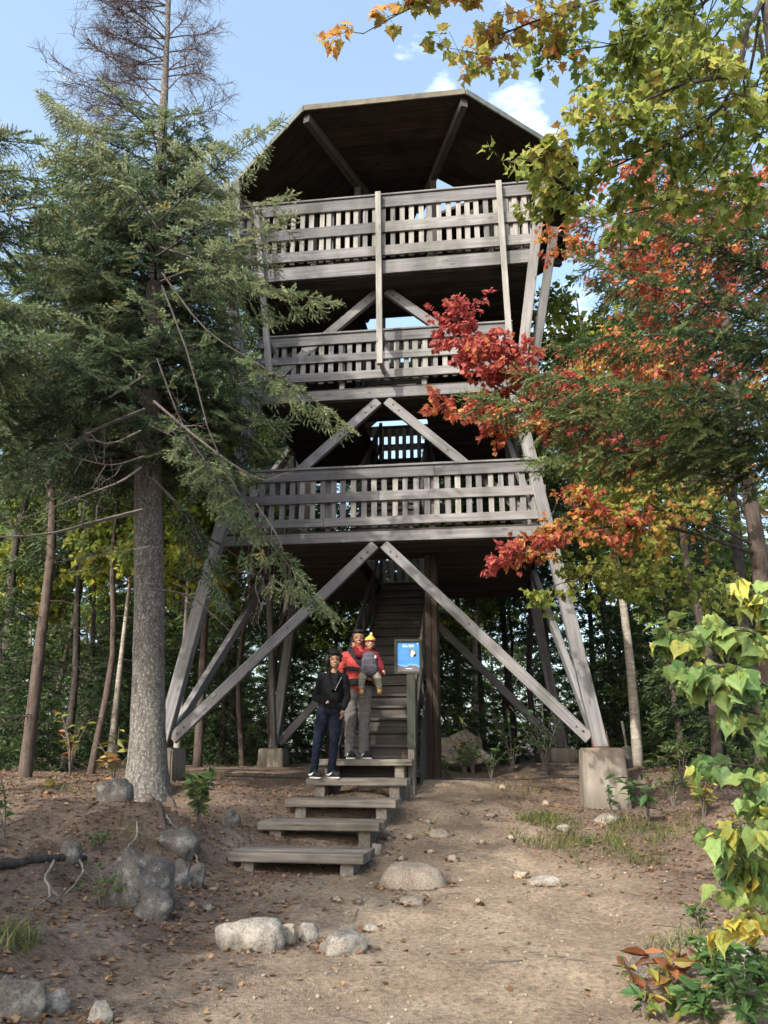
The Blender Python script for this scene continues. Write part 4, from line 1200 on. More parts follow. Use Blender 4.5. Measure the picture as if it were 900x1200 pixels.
maple('yellow green maple overhead at the upper right with a dark curved limb', (b0[0], b0[1], gz(b0[0], b0[1])),
      [(b0[0], b0[1], gz(b0[0], b0[1]) - .1), P(960, 400, 4.7), P(905, 20, 4.7), P(880, -150, 4.7)], .12, [
    dict(pix=[(900, -10), (868, 50), (872, 90), (820, 92), (750, 120), (690, 158), (615, 190)], D=[4.7, 4.6, 4.6, 4.5, 4.5, 4.4, 4.4], r=.028, n=29, tl=.34, hue=lambda s: .18 + .12 * s, s0=.3, tip=.14, per=6),
    dict(pix=[(872, 60), (850, 120), (800, 160), (740, 185), (680, 215), (640, 225)], D=[4.6, 4.7, 4.8, 4.9, 5.0, 5.0], r=.02, n=26, tl=.42, hue=.19, s0=.15, tip=.1),
    dict(pix=[(880, -40), (800, 20), (730, 50), (660, 60)], D=[4.7, 4.6, 4.5, 4.5], r=.018, n=34, tl=.45, hue=.2, tip=.12),
    dict(pix=[(880, -60), (760, -20), (640, 20), (570, 50), (548, 80)], D=[4.7, 4.3, 4.2, 4.2, 4.2], r=.016, n=30, tl=.36, hue=lambda s: .25 + .2 * s, s0=.3, tip=.14, per=5),
    dict(pix=[(870, -120), (700, -70), (560, -25), (470, 15), (425, 40)], D=[4.7, 4.2, 4.0, 3.9, 3.9], r=.015, n=24, tl=.24, hue=lambda s: .26 + .26 * s, s0=.5, tip=.14, per=5),
    dict(pix=[(890, 40), (900, 120), (880, 190), (840, 240)], D=[4.7, 4.9, 5.1, 5.2], r=.018, n=20, tl=.45, hue=.18, tip=.14),
    dict(pix=[(890, 20), (870, 120), (820, 210), (740, 250), (690, 230)], D=[4.7, 5.0, 5.3, 5.4, 5.4], r=.016, n=19, tl=.42, hue=.2, tip=.14),
    dict(pix=[(890, -40), (840, 40), (790, 90), (730, 80)], D=[4.7, 5.1, 5.3, 5.4], r=.016, n=34, tl=.5, hue=.2, tip=.12),
    ], .077, MAPLE_LEAVES, 'maple', 'bark_dark')
b1 = P(893, 925, 9.4)
maple('red leaved maple on the right whose limbs spread in front of the tower', (b1[0], b1[1], gz(b1[0], b1[1])),
      [(b1[0], b1[1], gz(b1[0], b1[1]) - .1), P(898, 760, 9.4), P(888, 640, 9.4), P(868, 520, 9.4), P(850, 380, 9.4), P(840, 240, 9.4)], .13, [
    dict(pix=[(872, 560), (780, 545), (700, 500), (620, 440), (575, 400)], D=[9.4, 9.0, 8.6, 8.4, 8.3], r=.035, n=49, tl=.62, hue=lambda s: .78 + .16 * s, s0=.35, per=9, tip=.1),
    dict(pix=[(872, 560), (720, 510), (600, 460), (548, 420), (533, 365)], D=[9.4, 8.8, 8.5, 8.4, 8.4], r=.03, n=46, tl=.55, hue=lambda s: .8 + .16 * s, s0=.55, per=9, tip=.1, lift=.15),
    dict(pix=[(870, 540), (700, 510), (580, 490), (515, 480)], D=[9.4, 8.7, 8.4, 8.3], r=.026, n=32, tl=.4, hue=.82, s0=.6, per=8),
    dict(pix=[(888, 650), (790, 620), (690, 620), (590, 655)], D=[9.4, 8.9, 8.6, 8.5], r=.03, n=43, tl=.5, hue=lambda s: .5 + .36 * s, s0=.3, per=8, hv=.12),
    dict(pix=[(885, 640), (800, 600), (720, 600), (650, 590)], D=[9.4, 9.0, 8.8, 8.7], r=.024, n=32, tl=.5, hue=lambda s: .3 + .5 * s, s0=.3, per=8, hv=.14),
    dict(pix=[(890, 690), (800, 690), (710, 670), (640, 690)], D=[9.4, 9.0, 8.8, 8.7], r=.024, n=46, tl=.55, hue=.26, s0=.2, per=8, hv=.1),
    dict(pix=[(880, 600), (830, 560), (760, 580), (700, 560)], D=[9.4, 9.8, 10, 10], r=.024, n=39, tl=.7, hue=.3, s0=.2, per=9, hv=.15),
    dict(pix=[(860, 470), (800, 370), (730, 300), (655, 275)], D=[9.4, 9.2, 9.0, 9.0], r=.03, n=46, tl=.6, hue=.84, s0=.25, per=9),
    dict(pix=[(858, 440), (820, 330), (790, 240), (750, 190)], D=[9.4, 9.3, 9.2, 9.2], r=.03, n=46, tl=.7, hue=.8, s0=.25, per=9),
    dict(pix=[(850, 380), (870, 280), (890, 200)], D=[9.4, 9.2, 9.0], r=.03, n=39, tl=.7, hue=.84, s0=.15, per=9),
    dict(pix=[(866, 510), (800, 440), (740, 420), (690, 430)], D=[9.4, 9.4, 9.3, 9.2], r=.03, n=43, tl=.6, hue=.8, s0=.2, per=9, hv=.12),
    dict(pix=[(868, 520), (900, 450), (930, 400)], D=[9.4, 9.4, 9.4], r=.03, n=32, tl=.7, hue=.7, s0=.2, per=9, hv=.12),
    dict(pix=[(880, 620), (850, 560), (800, 500)], D=[9.4, 10.2, 10.4], r=.02, n=32, tl=.7, hue=.33, s0=.2, per=9, hv=.15),
    ], .074, MAPLE_LEAVES, 'maple', 'bark_red')
# striped maple sapling with big hanging leaves at the right edge
b2 = P(1010, 1010, 3.75)
maple('young maple sapling with large drooping yellow green leaves at the right edge', (b2[0], b2[1], gz(b2[0], b2[1])),
      [(b2[0], b2[1], gz(b2[0], b2[1]) - .05), P(985, 900, 3.7), P(950, 780, 3.7), P(930, 700, 3.7)], .016, [
    dict(pix=[(950, 800), (890, 745), (840, 735), (775, 745)], D=[3.7, 3.6, 3.6, 3.6], r=.008, n=26, tl=.13, hue=.3, per=5, hv=.18, sub=1, s0=.3, hang=1.0, tip=.2),
    dict(pix=[(970, 870), (900, 805), (860, 780), (800, 785)], D=[3.7, 3.55, 3.5, 3.5], r=.008, n=30, tl=.13, hue=.2, per=5, hv=.15, sub=1, s0=.25, hang=1.0, tip=.15),
    dict(pix=[(985, 930), (930, 880), (895, 840), (860, 830)], D=[3.7, 3.6, 3.6, 3.6], r=.008, n=20, tl=.12, hue=.18, per=5, hv=.15, sub=1, s0=.3, hang=1.0, tip=.2),
    dict(pix=[(985, 950), (900, 905), (850, 895), (822, 900)], D=[3.7, 3.7, 3.7, 3.7], r=.006, n=11, tl=.1, hue=.35, per=3, hv=.15, sub=1, s0=.35, hang=1.0),
    dict(pix=[(985, 960), (935, 930), (890, 925), (848, 945)], D=[3.75, 3.65, 3.6, 3.6], r=.006, n=16, tl=.11, hue=.25, per=5, hv=.18, sub=1, s0=.25, hang=1.0, tip=.2),
    dict(pix=[(1000, 1000), (940, 985), (900, 990), (865, 1005)], D=[3.75, 3.7, 3.7, 3.7], r=.006, n=14, tl=.11, hue=.4, per=5, hv=.2, sub=1, s0=.25, hang=1.0, tip=.2),
    dict(pix=[(990, 990), (920, 965), (870, 965), (820, 985)], D=[3.75, 3.6, 3.55, 3.55], r=.007, n=20, tl=.11, hue=.2, per=5, hv=.2, sub=1, s0=.3, hang=1.0, tip=.25),
    dict(pix=[(1005, 1010), (930, 1020), (890, 1015), (845, 1030)], D=[3.75, 3.7, 3.7, 3.7], r=.007, n=19, tl=.11, hue=.35, per=4, hv=.2, sub=1, s0=.3, hang=1.0, tip=.25),
    dict(pix=[(1005, 1040), (920, 1065), (880, 1075), (850, 1090)], D=[3.75, 3.75, 3.75, 3.75], r=.006, n=19, tl=.1, hue=.75, per=4, hv=.12, sub=1, s0=.3, hang=1.0),
    dict(pix=[(950, 780), (900, 710), (870, 690), (850, 690)], D=[3.7, 3.7, 3.7, 3.7], r=.007, n=14, tl=.12, hue=.4, per=4, hv=.2, sub=1, s0=.3, hang=1.0, tip=.3),
    ], .076, BIG_LEAF, 'sapling', 'twig')

# ------------------------------------------------------------------ low plants
def plant(px, py, H, stems, leaf, n, hue, label, name='shrub', cat='shrub', tpl=OVAL_LEAF, mat='herb', spread=.5, hv=.12, D=None, grp=None):
    h = hit(px, py) if D is None else np.array([*P(px, py, D)[:2], 0])
    if D is not None: h[2] = gz(h[0], h[1])
    t = thing(name, label, cat, h, group=grp)
    cr, lb = Crown(), MB()
    for k in range(stems):
        a = rng.uniform(0, 6.28); r = spread * rng.uniform(.2, 1) * H
        e = np.array([math.cos(a) * r, math.sin(a) * r, H * rng.uniform(.55, 1.05)])
        pth = smooth_path([(0, 0, -.03), e * [.3, .3, .55], e], 6)
        tube(lb, pth, np.linspace(.006, .002, 6) * (1 + H), 4)
        s = np.sqrt(rng.uniform(.1, 1, n)); p, tt = on_path(pth, s)
        d = rng.normal(0, 1, (n, 3)); d[:, 2] = rng.normal(.0, .3, n); d = nrm(d)
        hb = hue + rng.normal(0, hv)
        cr.put(p, nrm(d + tt * .25), leaf * rng.uniform(.6, 1.2, n), np.stack([np.clip(hb + rng.normal(0, hv, n), 0, 1), rng.uniform(0, 1, n), 0 * s], -1))
    cr.bake('leaves', tpl, M[mat], t, edge=True); lb.build('stem', M['twig'], t)
    return t
plant(232, 972, .62, 9, .125, 13, .34, 'leafy green and yellow shrub at the right foot of the big spruce', spread=.45)
plant(120, 1065, .28, 6, .06, 9, .3, 'small green plant growing against the left side of the lichened boulder', 'small_plant', 'plant', spread=.8)
plant(118, 1000, .2, 5, .06, 8, .2, 'low green plant above the bleached roots', 'small_plant', 'plant', spread=.9)
plant(15, 905, .5, 4, .13, 6, .12, 'broad leaved green plant at the left edge', 'small_plant', 'plant', D=7.5)
plant(760, 962, .5, 6, .15, 8, .16, 'green broad leaved plant right of the concrete pier', spread=.7)
plant(716, 950, .3, 3, .13, 5, .14, 'little green plant against the foot of the concrete pier', 'small_plant', 'plant')
plant(825, 960, .5, 7, .11, 11, .66, 'golden orange shrub on the right bank', spread=.55)
plant(800, 925, .6, 7, .11, 10, .5, 'yellowish shrub behind the golden orange shrub', spread=.7, D=11.5)
plant(870, 985, .3, 5, .1, 8, .6, 'low yellow plant at the right edge of the bank', 'small_plant', 'plant', spread=.8)
plant(690, 990, .1, 4, .05, 5, .3, 'tiny weed in the grass bank', 'small_plant', 'plant')
plant(785, 1175, .26, 6, .14, 4, .95, 'orange brown broad leaved plant by the mossy rock', 'small_plant', 'plant', spread=.5, hv=.12)
plant(745, 1172, .2, 4, .11, 4, .85, 'yellow and brown leaved plant left of the mossy rock', 'small_plant', 'plant', spread=.6, hv=.25)
plant(812, 1196, .18, 5, .12, 5, .45, 'pale green fern like plant at the bottom edge', 'small_plant', 'plant', spread=.7, hv=.2)
plant(855, 1178, .26, 10, .08, 14, .16, 'bushy bright green herb at the bottom right', 'small_plant', 'plant', spread=.7, hv=.06)
plant(880, 1215, .28, 9, .08, 13, .2, 'bright green herb in the bottom right corner', 'small_plant', 'plant', spread=.7, hv=.06)
plant(820, 1090, .22, 6, .06, 10, .12, 'short green herb behind the orange leaved plant', 'small_plant', 'plant', spread=.8)
plant(135, 900, .75, 6, .17, 6, .74, 'yellow leaved shrub left of the big spruce trunk', spread=.5, D=10.5)
plant(85, 880, 1.0, 7, .12, 7, .72, 'yellow sapling in the woods behind the thin leaning trunks', spread=.5, D=12.5)
plant(62, 925, .2, 3, .13, 3, .85, 'orange leaved sprig on the bank at the left', 'small_plant', 'plant')
plant(555, 900, 1.0, 7, .12, 9, .66, 'yellow shrub in front of the bedrock behind the tower', spread=.5, D=14.6)
plant(600, 890, 1.1, 9, .12, 12, .28, 'green bush behind the tower on the right', spread=.5, D=15)
plant(524, 905, .35, 5, .12, 6, .1, 'pale green plant at the foot of the bedrock', 'small_plant', 'plant', D=14)
plant(640, 905, 1.4, 10, .12, 16, .14, 'dark leafy bush left of the right front pier', spread=.5, D=14.5)

plant(800, 1150, .2, 6, .1, 6, .8, 'rust coloured plant behind the mossy rock', 'small_plant', 'plant', spread=.7, hv=.2)
plant(845, 1150, .22, 9, .075, 12, .2, 'fresh green herb in front of the pale right edge stone', 'small_plant', 'plant', spread=.8, hv=.1)
plant(895, 1170, .3, 9, .08, 12, .26, 'green and yellow herb at the right edge below the sapling', 'small_plant', 'plant', spread=.8, hv=.15)
plant(755, 1195, .14, 5, .09, 5, .6, 'small yellowing plant at the bottom edge left of the herbs', 'small_plant', 'plant', spread=.8, hv=.25)
plant(830, 1205, .2, 8, .08, 11, .15, 'dense green herb at the bottom edge between fern and corner', 'small_plant', 'plant', spread=.8, hv=.08)
plant(890, 1090, .35, 7, .09, 10, .5, 'yellow green low growth at the right edge beside the path', 'small_plant', 'plant', spread=.7, hv=.2)
plant(790, 945, .35, 6, .09, 9, .3, 'green and yellow low shrub between the pier and the golden shrub', spread=.8)
plant(880, 930, .7, 8, .1, 12, .35, 'leafy shrub in the shade behind the sapling', spread=.7, D=11.8)
plant(545, 905, .7, 8, .1, 12, .3, 'green and yellow shrub in front of the rounded bedrock', spread=.6, D=14.2)
plant(575, 908, .5, 8, .1, 10, .2, 'low green shrub hiding the end of the bedrock ledge', spread=.8, D=14.0)
# bleached roots and the root log on the left bank
def roots(label, name, lines, r, mat, D=None):
    m = MB()
    for pix in lines:
        pts = []
        for (px, py, up) in pix:
            h = hit(px, py + up); q = P(px, py, h[1] - .05); pts.append(q)
        pts = smooth_path(pts, 14); pts += rng.normal(0, .006, pts.shape)
        tube(m, pts, np.linspace(r, r * .45, 14), 8, wob=.15)
    return tag(m.build(name, M[mat], smooth=True), label, 'root')
roots('twisted bleached root arching over the bank at the left', 'bare_root', [[(62, 1008, 6), (55, 1030, 20), (58, 1050, 20), (48, 1060, 4)], [(57, 1040, 20), (68, 1050, 14), (70, 1058, 2)]], .012, 'drift')
roots('second bleached root forming a loop beside the mossy grey stone', 'bare_root', [[(90, 1002, 4), (96, 1018, 14), (90, 1035, 14), (74, 1048, 2)]], .011, 'drift')
roots('dark root log running along the left bank edge', 'root_log', [[(-20, 1016, 2), (20, 1010, 2), (60, 1006, 2), (100, 1004, 0)]], .05, 'bark_dark')
roots('thin white dead twig standing by the spruce root', 'dead_twig', [[(160, 962, 0), (160, 980, 10), (150, 992, 4), (142, 1000, 0)]], .01, 'drift')
roots('thin pale dead twig leaning by the pointed boulder', 'dead_twig', [[(195, 955, 6), (201, 965, 6), (208, 974, 0)]], .009, 'drift')
roots('thin bent grey twig right of the rock cluster', 'dead_twig', [[(224, 995, 4), (232, 1012, 4), (236, 1024, 0)]], .009, 'drift')

# ------------------------------------------------------------------ forest behind
def make_conifer(name, H, crown0, R, hue, tpl=SPRAY_BG, spray=.42, step=.38, bark='bark_dark', r=.1, dead=True, nb=5):
    t = bpy.data.objects.new(name, None); COL.objects.link(t); t.empty_display_size = .1
    m = MB(); lean = rng.normal(0, .02 * H, 2)
    pth = smooth_path([(0, 0, -.2), (0, 0, .2)] + [(lean[0] * f + rng.normal(0, .09), lean[1] * f + rng.normal(0, .09), H * f) for f in (.18, .34, .5, .7)] + [(lean[0], lean[1], H)], 16)
    tube(m, pth, np.interp(np.linspace(0, 1, 16), [0, .1, 1], [r * 1.25, r, r * .12]), 9, wob=.06)
    cr, lb = Crown(), MB()
    for z in np.arange(crown0, H - .1, step):
        f = (z - crown0) / (H - crown0); c, _ = on_path(pth, (z + .2) / (H + .2)); c = c[0]
        for a in rng.uniform(0, 6.28) + np.arange(nb) * 6.283 / nb + rng.normal(0, .3, nb):
            L = (R * (1 - f) ** .8 + .15) * rng.uniform(.6, 1.15); d = np.array([math.cos(a), math.sin(a), 0])
            pts = smooth_path([c, c + d * L * .5 + [0, 0, -.02], c + d * L + [0, 0, -.22 * L]], 4)
            conifer_branch(cr, lb, pts, .014, .4 * L + .05, s0=.15, spacing=.26, spray=spray, hue=hue, dead=.1, seg=3, hv=.2, dens=.9)
    cr.bake('needles', tpl, M['needle_bg'], t)
    if dead:
        for k in range(26):
            z = rng.uniform(.8, crown0 + 1); c, _ = on_path(pth, (z + .2) / (H + .2)); a = rng.uniform(0, 6.28); L = rng.uniform(.4, 1.1)
            d = np.array([math.cos(a), math.sin(a), -.1]); bare_branch(lb, smooth_path([c[0], c[0] + d * L * .5, c[0] + d * L + [0, 0, -.15]], 4), .008, 4, .3, 1, 3)
    m.merge(lb, 1); m.build('trunk', [M[bark], M['bark_dark']], t, smooth=True)
    return t
def make_decid(name, H, crown0, R, hue, bark, leaf=.15, n=26, r=.08):
    t = bpy.data.objects.new(name, None); COL.objects.link(t); t.empty_display_size = .1
    m = MB(); lean = rng.normal(0, .05 * H, 2)
    pth = smooth_path([(0, 0, -.2), (lean[0] * .1, 0, H * .25), (lean[0] * .6, lean[1] * .5, H * .6), (lean[0], lean[1], H)], 14)
    tube(m, pth, np.linspace(r * 1.2, r * .15, 14), 9, wob=.05)
    cr, lb = Crown(), MB()
    for z in np.sort(rng.uniform(crown0, H, n)):
        c, _ = on_path(pth, (z + .2) / (H + .2)); a = rng.uniform(0, 6.28); L = R * rng.uniform(.5, 1.1) * (1 - .5 * (z - crown0) / (H - crown0))
        d = np.array([math.cos(a), math.sin(a), .35])
        leafy_branch(cr, lb, smooth_path([c[0], c[0] + d * L * .5, c[0] + d * L + [0, 0, -.05 * L]], 5), .018, 9, .55, leaf, hue + rng.normal(0, .08), per=7, hv=.14, seg=4, flat=.6)
    cr.bake('leaves', BG_LEAF, M['maple_bg'], t)
    m.merge(lb, 0); m.build('trunk', M[bark], t, smooth=True)
    return t
protoC = [make_conifer('spruce_tree', 10.5, 4.2, 1.7, .4), make_conifer('spruce_tree', 12, 5.5, 1.6, .55, r=.12), make_conifer('spruce_tree', 9, 2.6, 1.5, .45, r=.09)]
protoP = [make_conifer('spruce_tree', 10.5, 5.6, 1.3, .6, bark='bark_red', r=.1), make_conifer('spruce_tree', 11.5, 5.2, 1.4, .75, bark='bark_red', r=.075)]
protoS = [make_conifer('young_spruce', 3.4, .25, 1.05, .3, spray=.34, step=.26, r=.035, dead=False), make_conifer('young_spruce', 4.6, .4, 1.25, .35, spray=.36, step=.3, r=.045, dead=False)]
protoD = [make_decid('birch_tree', 9, 3.0, 1.7, .5, 'bark_birch'), make_decid('maple_tree', 8.5, 2.8, 1.9, .3, 'bark_red'), make_decid('birch_tree', 7, 2.2, 1.5, .55, 'bark_birch', r=.06), make_decid('maple_tree', 10, 4.5, 2.2, .36, 'bark_red', n=32)]
used = set()
def stand(proto, px, D, scale=1.0, rz=None, label=None, group=None):
    x = (px - 450) / F * (D * CS - .3 * SN)
    rz = rng.uniform(0, 6.28) if rz is None else rz
    z = gz(x, D)
    if proto.name not in used:
        used.add(proto.name); r = proto; r.location = (x, D, z); r.rotation_euler = (0, 0, rz); r.scale = (scale,) * 3
        if group: r['group'] = group
    else:
        r = copy_thing(proto, (x, D, z), rz, scale, group=group)
        if not group and 'group' in r: del r['group']
    r['label'] = label
    r['category'] = 'tree'
    return r
# trunks one can pick out
stand(protoP[0], 30, 11.6, 1.0, 2.9, 'thin reddish trunked spruce leaning right at the far left')
stand(protoP[1], 108, 14.0, .95, 1.0, 'slender pale trunked spruce between the reddish one and the big spruce')
stand(protoC[0], 76, 16.5, 1.0, .4, 'dark straight trunked spruce behind the reddish leaning one')
stand(protoP[1], 258, 20.0, 1.1, 2.0, 'pale thin trunk seen between the big spruce and the tower leg')
stand(protoP[0], 318, 19.5, 1.15, 1.1, 'broad pale brown trunk seen through the tower left of the couple')
stand(protoD[0], 560, 19.6, 1.0, 1.1, 'pale birch seen under the tower right of the stairs')
stand(protoC[1], 604, 20.5, 1.0, .2, 'straight dark trunked spruce seen under the tower brace on the right')
stand(protoD[0], 748, 15.0, 1.1, 4.0, 'birch with whitish trunk right of the tower')
stand(protoC[1], 905, 11.6, 1.0, 2.0, 'dark rough trunked spruce behind the sapling at the right edge')
stand(protoP[0], 842, 13.5, 1.0, 4.4, 'reddish trunked spruce behind the red maple')
stand(protoC[1], 712, 22, .92, 1.2, 'tall dark spruce whose tip shows above the maples at the right')
stand(protoD[1], 232, 16.5, 1.05, .6, 'yellow green maple glowing behind the big spruce trunk')
stand(protoD[2], 205, 14.2, .9, 2.6, 'small yellow birch just right of the big spruce trunk')
stand(protoC[2], 275, 24, 1.45, 1.6, 'pale green spruce rising left of the tower against the sky')
stand(protoD[3], 725, 19, 1.05, 5.0, 'tall yellowish maple rising right of the tower against the sky')
stand(protoD[2], 128, 15.5, 1.0, 3.0, 'yellow leaved birch between the thin trunks at the left')
def blocked(x, y): return (-4.4 < x < 4.9 and y < 19.0) or y < 12.5
def fill(protos, n, D0, D1, p0, p1, s0, s1, labels, group, smin=0.55):
    k = 0; tries = 0; pts = []
    while k < n and tries < 4000:
        tries += 1
        D = D0 + (D1 - D0) * rng.uniform() ** .8; px = rng.uniform(p0, p1)
        x = (px - 450) / F * D * CS
        if blocked(x, D) or any((x - a) ** 2 + (D - b) ** 2 < 1.6 ** 2 * smin for a, b in pts): continue
        pts.append((x, D)); i = int(rng.integers(len(protos)))
        side = 0 if px < 330 else (1 if px < 640 else 2)
        stand(protos[i], px, D, rng.uniform(s0, s1), None, labels[side], group[side])
        k += 1
SD = ['left of the tower', 'seen beneath the tower', 'right of the tower']
fill(protoC + protoP, 34, 14, 36, -160, 1060, .75, 1.1, ['slim spruce in the shady forest ' + s for s in SD], ['forest spruces ' + s for s in SD])
fill(protoS, 42, 13, 28, -100, 1020, .6, 1.15, ['young dark spruce in the undergrowth ' + s for s in SD], ['undergrowth spruces ' + s for s in SD])
fill(protoD, 34, 14, 36, -120, 1040, .75, 1.1, ['yellow green leafy tree in the forest ' + s for s in SD], ['forest leaf trees ' + s for s in SD])
for pr in protoC + protoP + protoS + protoD:
    assert pr.name in used, pr.name

# unseen trees added left of and behind the camera to shade the lower tower
for k, (x_, y_, s_, pr) in enumerate([(-6.9, 1.5, 1.0, protoC[2]), (-6.2, 1.0, .98, protoC[0]), (-5.5, .4, .95, protoC[2])]):
    r_ = copy_thing(pr, (x_, y_, gz(x_, y_)), k * 1.3, s_, group='unseen trees added for shade at the left'); r_['label'] = 'unseen tree added outside the left edge to shade the steps'; r_['category'] = 'tree'

# the wood beyond reads as one mass
cr, lb = Crown(), MB()
n = 11000
D = rng.uniform(37, 52, n); X = rng.uniform(-42, 42, n)
H = 6.2 + 3.0 * fbm(np.stack([X * .35, D * .3, 0 * X], -1), 2) + 2.5 * vnoise(np.stack([X * .9, D * .5, 0 * X + 4], -1))
z = 1.7 + H * rng.uniform(0, 1, n) ** .8
d = nrm(np.stack([rng.normal(0, 1, n), rng.normal(0, 1, n), rng.normal(-.2, .4, n)], -1))
cr.put(np.stack([X, D, z], -1), d, rng.uniform(.5, 1.1, n), np.stack([rng.beta(3, 2, n), rng.uniform(0, 1, n), 0 * n + X * 0], -1))
far = cr.bake('far_forest', SPRAY_BG, M['needle_bg'], None)
tag(far, 'dark forest far behind the tower', 'forest', kind='stuff')
# ------------------------------------------------------------------ people (local frame: x to the viewer's right, -y towards the camera)
def cap_mesh(p0, p1, r0, r1, seg=14, sq=(1, 1)):
    p0, p1 = np.asarray(p0, float), np.asarray(p1, float)
    R = frames(p1 - p0, np.array([0, -1.0, .02]))[0]
    L = np.linalg.norm(p1 - p0)
    rings = []
    for t in np.linspace(-math.pi / 2, 0, 5)[1:]: rings.append((r0 * math.sin(t), r0 * math.cos(t)))
    rings += [(L * .5, (r0 + r1) / 2)]
    for t in np.linspace(0, math.pi / 2, 5)[:-1]: rings.append((L + r1 * math.sin(t), r1 * math.cos(t)))
    an = np.linspace(0, 6.2832, seg, endpoint=False)
    V = [(x, r * math.cos(a) * sq[0], r * math.sin(a) * sq[1]) for x, r in rings for a in an]
    V = [(-r0, 0, 0)] + V + [(L + r1, 0, 0)]
    Fc = []
    n = len(rings)
    for i in range(n - 1):
        for j in range(seg):
            k = (j + 1) % seg
            Fc.append((1 + i * seg + j, 1 + i * seg + k, 1 + (i + 1) * seg + k, 1 + (i + 1) * seg + j))
    Tr = [(0, 1 + (j + 1) % seg, 1 + j) for j in range(seg)] + [(len(V) - 1, 1 + (n - 1) * seg + j, 1 + (n - 1) * seg + (j + 1) % seg) for j in range(seg)]
    return np.array(V) @ R.T + p0, [np.array(Fc), np.array(Tr)]
_iv, _if = ico(3)
def union(name, shapes, mats, parent, voxel=.007, smooth=4, paint=None, wrinkle=0.0):
    """one continuous surface grown over overlapping limbs"""
    m = MB()
    for s in shapes:
        if s[0] == 'c':
            V, Fc = cap_mesh(*s[1:])
            m.add(V, Fc)
        else:
            _, c, r = s[:3]; v = _iv * np.array(r)
            if len(s) > 3:
                v = v @ np.array(Matrix.Rotation(s[3][0], 3, s[3][1])).T
            m.add(v + np.array(c), _if)
    o = m.build(name, mats)
    md = o.modifiers.new('r', 'REMESH'); md.mode = 'VOXEL'; md.voxel_size = voxel
    if smooth:
        s2 = o.modifiers.new('s', 'SMOOTH'); s2.factor = .5; s2.iterations = smooth
    dg = bpy.context.evaluated_depsgraph_get(); dg.update()
    me = bpy.data.meshes.new_from_object(o.evaluated_get(dg))
    bpy.data.objects.remove(o)
    n = len(me.vertices); co = np.zeros(n * 3, np.float32); me.vertices.foreach_get('co', co); co = co.reshape(-1, 3)
    if wrinkle:
        no = np.zeros(n * 3, np.float32); me.vertices.foreach_get('normal', no); no = no.reshape(-1, 3)
        w = fbm(co * np.array([9, 9, 22]) + 3.1, 3) + .5 * fbm(co * 34, 2)
        co = co + no * (w * wrinkle)[:, None]; me.vertices.foreach_set('co', co.astype(np.float32).ravel())
    me.polygons.foreach_set('use_smooth', np.ones(len(me.polygons), bool))
    me.materials.clear()
    for q in (mats if isinstance(mats, (list, tuple)) else [mats]): me.materials.append(q)
    if paint:
        c = np.zeros(len(me.polygons) * 3, np.float32); me.polygons.foreach_get('center', c); c = c.reshape(-1, 3)
        me.polygons.foreach_set('material_index', paint(c).astype(np.int32))
    me.update()
    me.name = name
    r = bpy.data.objects.new(name, me); COL.objects.link(r); r.parent = parent
    return r
def cloth(name, c, var=.18, sc=30): return simple_mat(name, c, .9, var, sc, .25, 0, .15)
SK1 = simple_mat('skin_brown', (.23, .115, .07), .55, .1, 12, .05); SK2 = simple_mat('skin_warm', (.3, .16, .1), .55, .1, 12, .05); SK3 = simple_mat('skin_child', (.34, .18, .12), .55, .08, 12, .05)
HAIR = simple_mat('black_hair', (.010, .009, .009), .6, .5, 60, .5); LIP = flat_mat('lips', (.22, .075, .06), .5); EYE = flat_mat('eye_dark', (.012, .009, .008), .25); EYEW = flat_mat('eye_white', (.5, .48, .45), .3); TEETH = flat_mat('teeth', (.6, .57, .52), .3)
def head(c, s, yaw=0.0):
    """shapes of a head with face; c centre of the skull, s half height"""
    c = np.array(c, float)
    def q(x, y, z):
        return c + np.array([x * math.cos(yaw) - y * math.sin(yaw), x * math.sin(yaw) + y * math.cos(yaw), z]) * s
    E_ = lambda p, r: ('e', p, tuple(np.array(r) * s), (yaw, 'Z'))
    return [E_(q(0, .08, .22), (.68, .82, .76)), E_(q(0, -.12, -.28), (.54, .62, .66)), E_(q(0, -.3, -.72), (.3, .32, .24)),
            E_(q(0, -.74, -.16), (.11, .17, .2)), E_(q(0, -.80, -.24), (.15, .12, .09)), E_(q(0, -.64, .0), (.09, .12, .24)),
            E_(q(-.3, -.52, .12), (.27, .14, .08)), E_(q(.3, -.52, .12), (.27, .14, .08)),
            E_(q(-.32, -.48, -.3), (.2, .18, .18)), E_(q(.32, -.48, -.3), (.2, .18, .18)),
            E_(q(0, -.66, -.55), (.24, .1, .07)), E_(q(0, -.64, -.48), (.22, .1, .05)),
            E_(q(-.69, .08, -.1), (.08, .16, .24)), E_(q(.69, .08, -.1), (.08, .16, .24))]
def face_paint(c0, s, yaw=0.0, beard=False):
    def f(c):
        d = (c - np.array(c0)) / s
        x = d[:, 0] * math.cos(-yaw) - d[:, 1] * math.sin(-yaw); y = d[:, 0] * math.sin(-yaw) + d[:, 1] * math.cos(-yaw); z = d[:, 2]
        fr = (y < -.3)
        k = np.zeros(len(c), int)
        ax = np.abs(x)
        k[fr & (((ax - .29) / .15) ** 2 + ((z + .02) / .05) ** 2 < 1)] = 0
        k[fr & (((ax - .29) / .075) ** 2 + ((z + .02) / .07) ** 2 < 1)] = 2
        k[fr & (ax > .1) & (ax < .5) & (np.abs(z - .2 + .1 * (ax - .3)) < .04)] = 2
        k[fr & ((x / .24) ** 2 + ((z + .53) / .07) ** 2 < 1)] = 1
        k[fr & ((x / .15) ** 2 + ((z + .515) / .022) ** 2 < 1)] = 4
        if False: k[fr & (((x / .22) ** 2 + ((z + .37) / .05) ** 2 < 1))] = 2
        return k
    return f
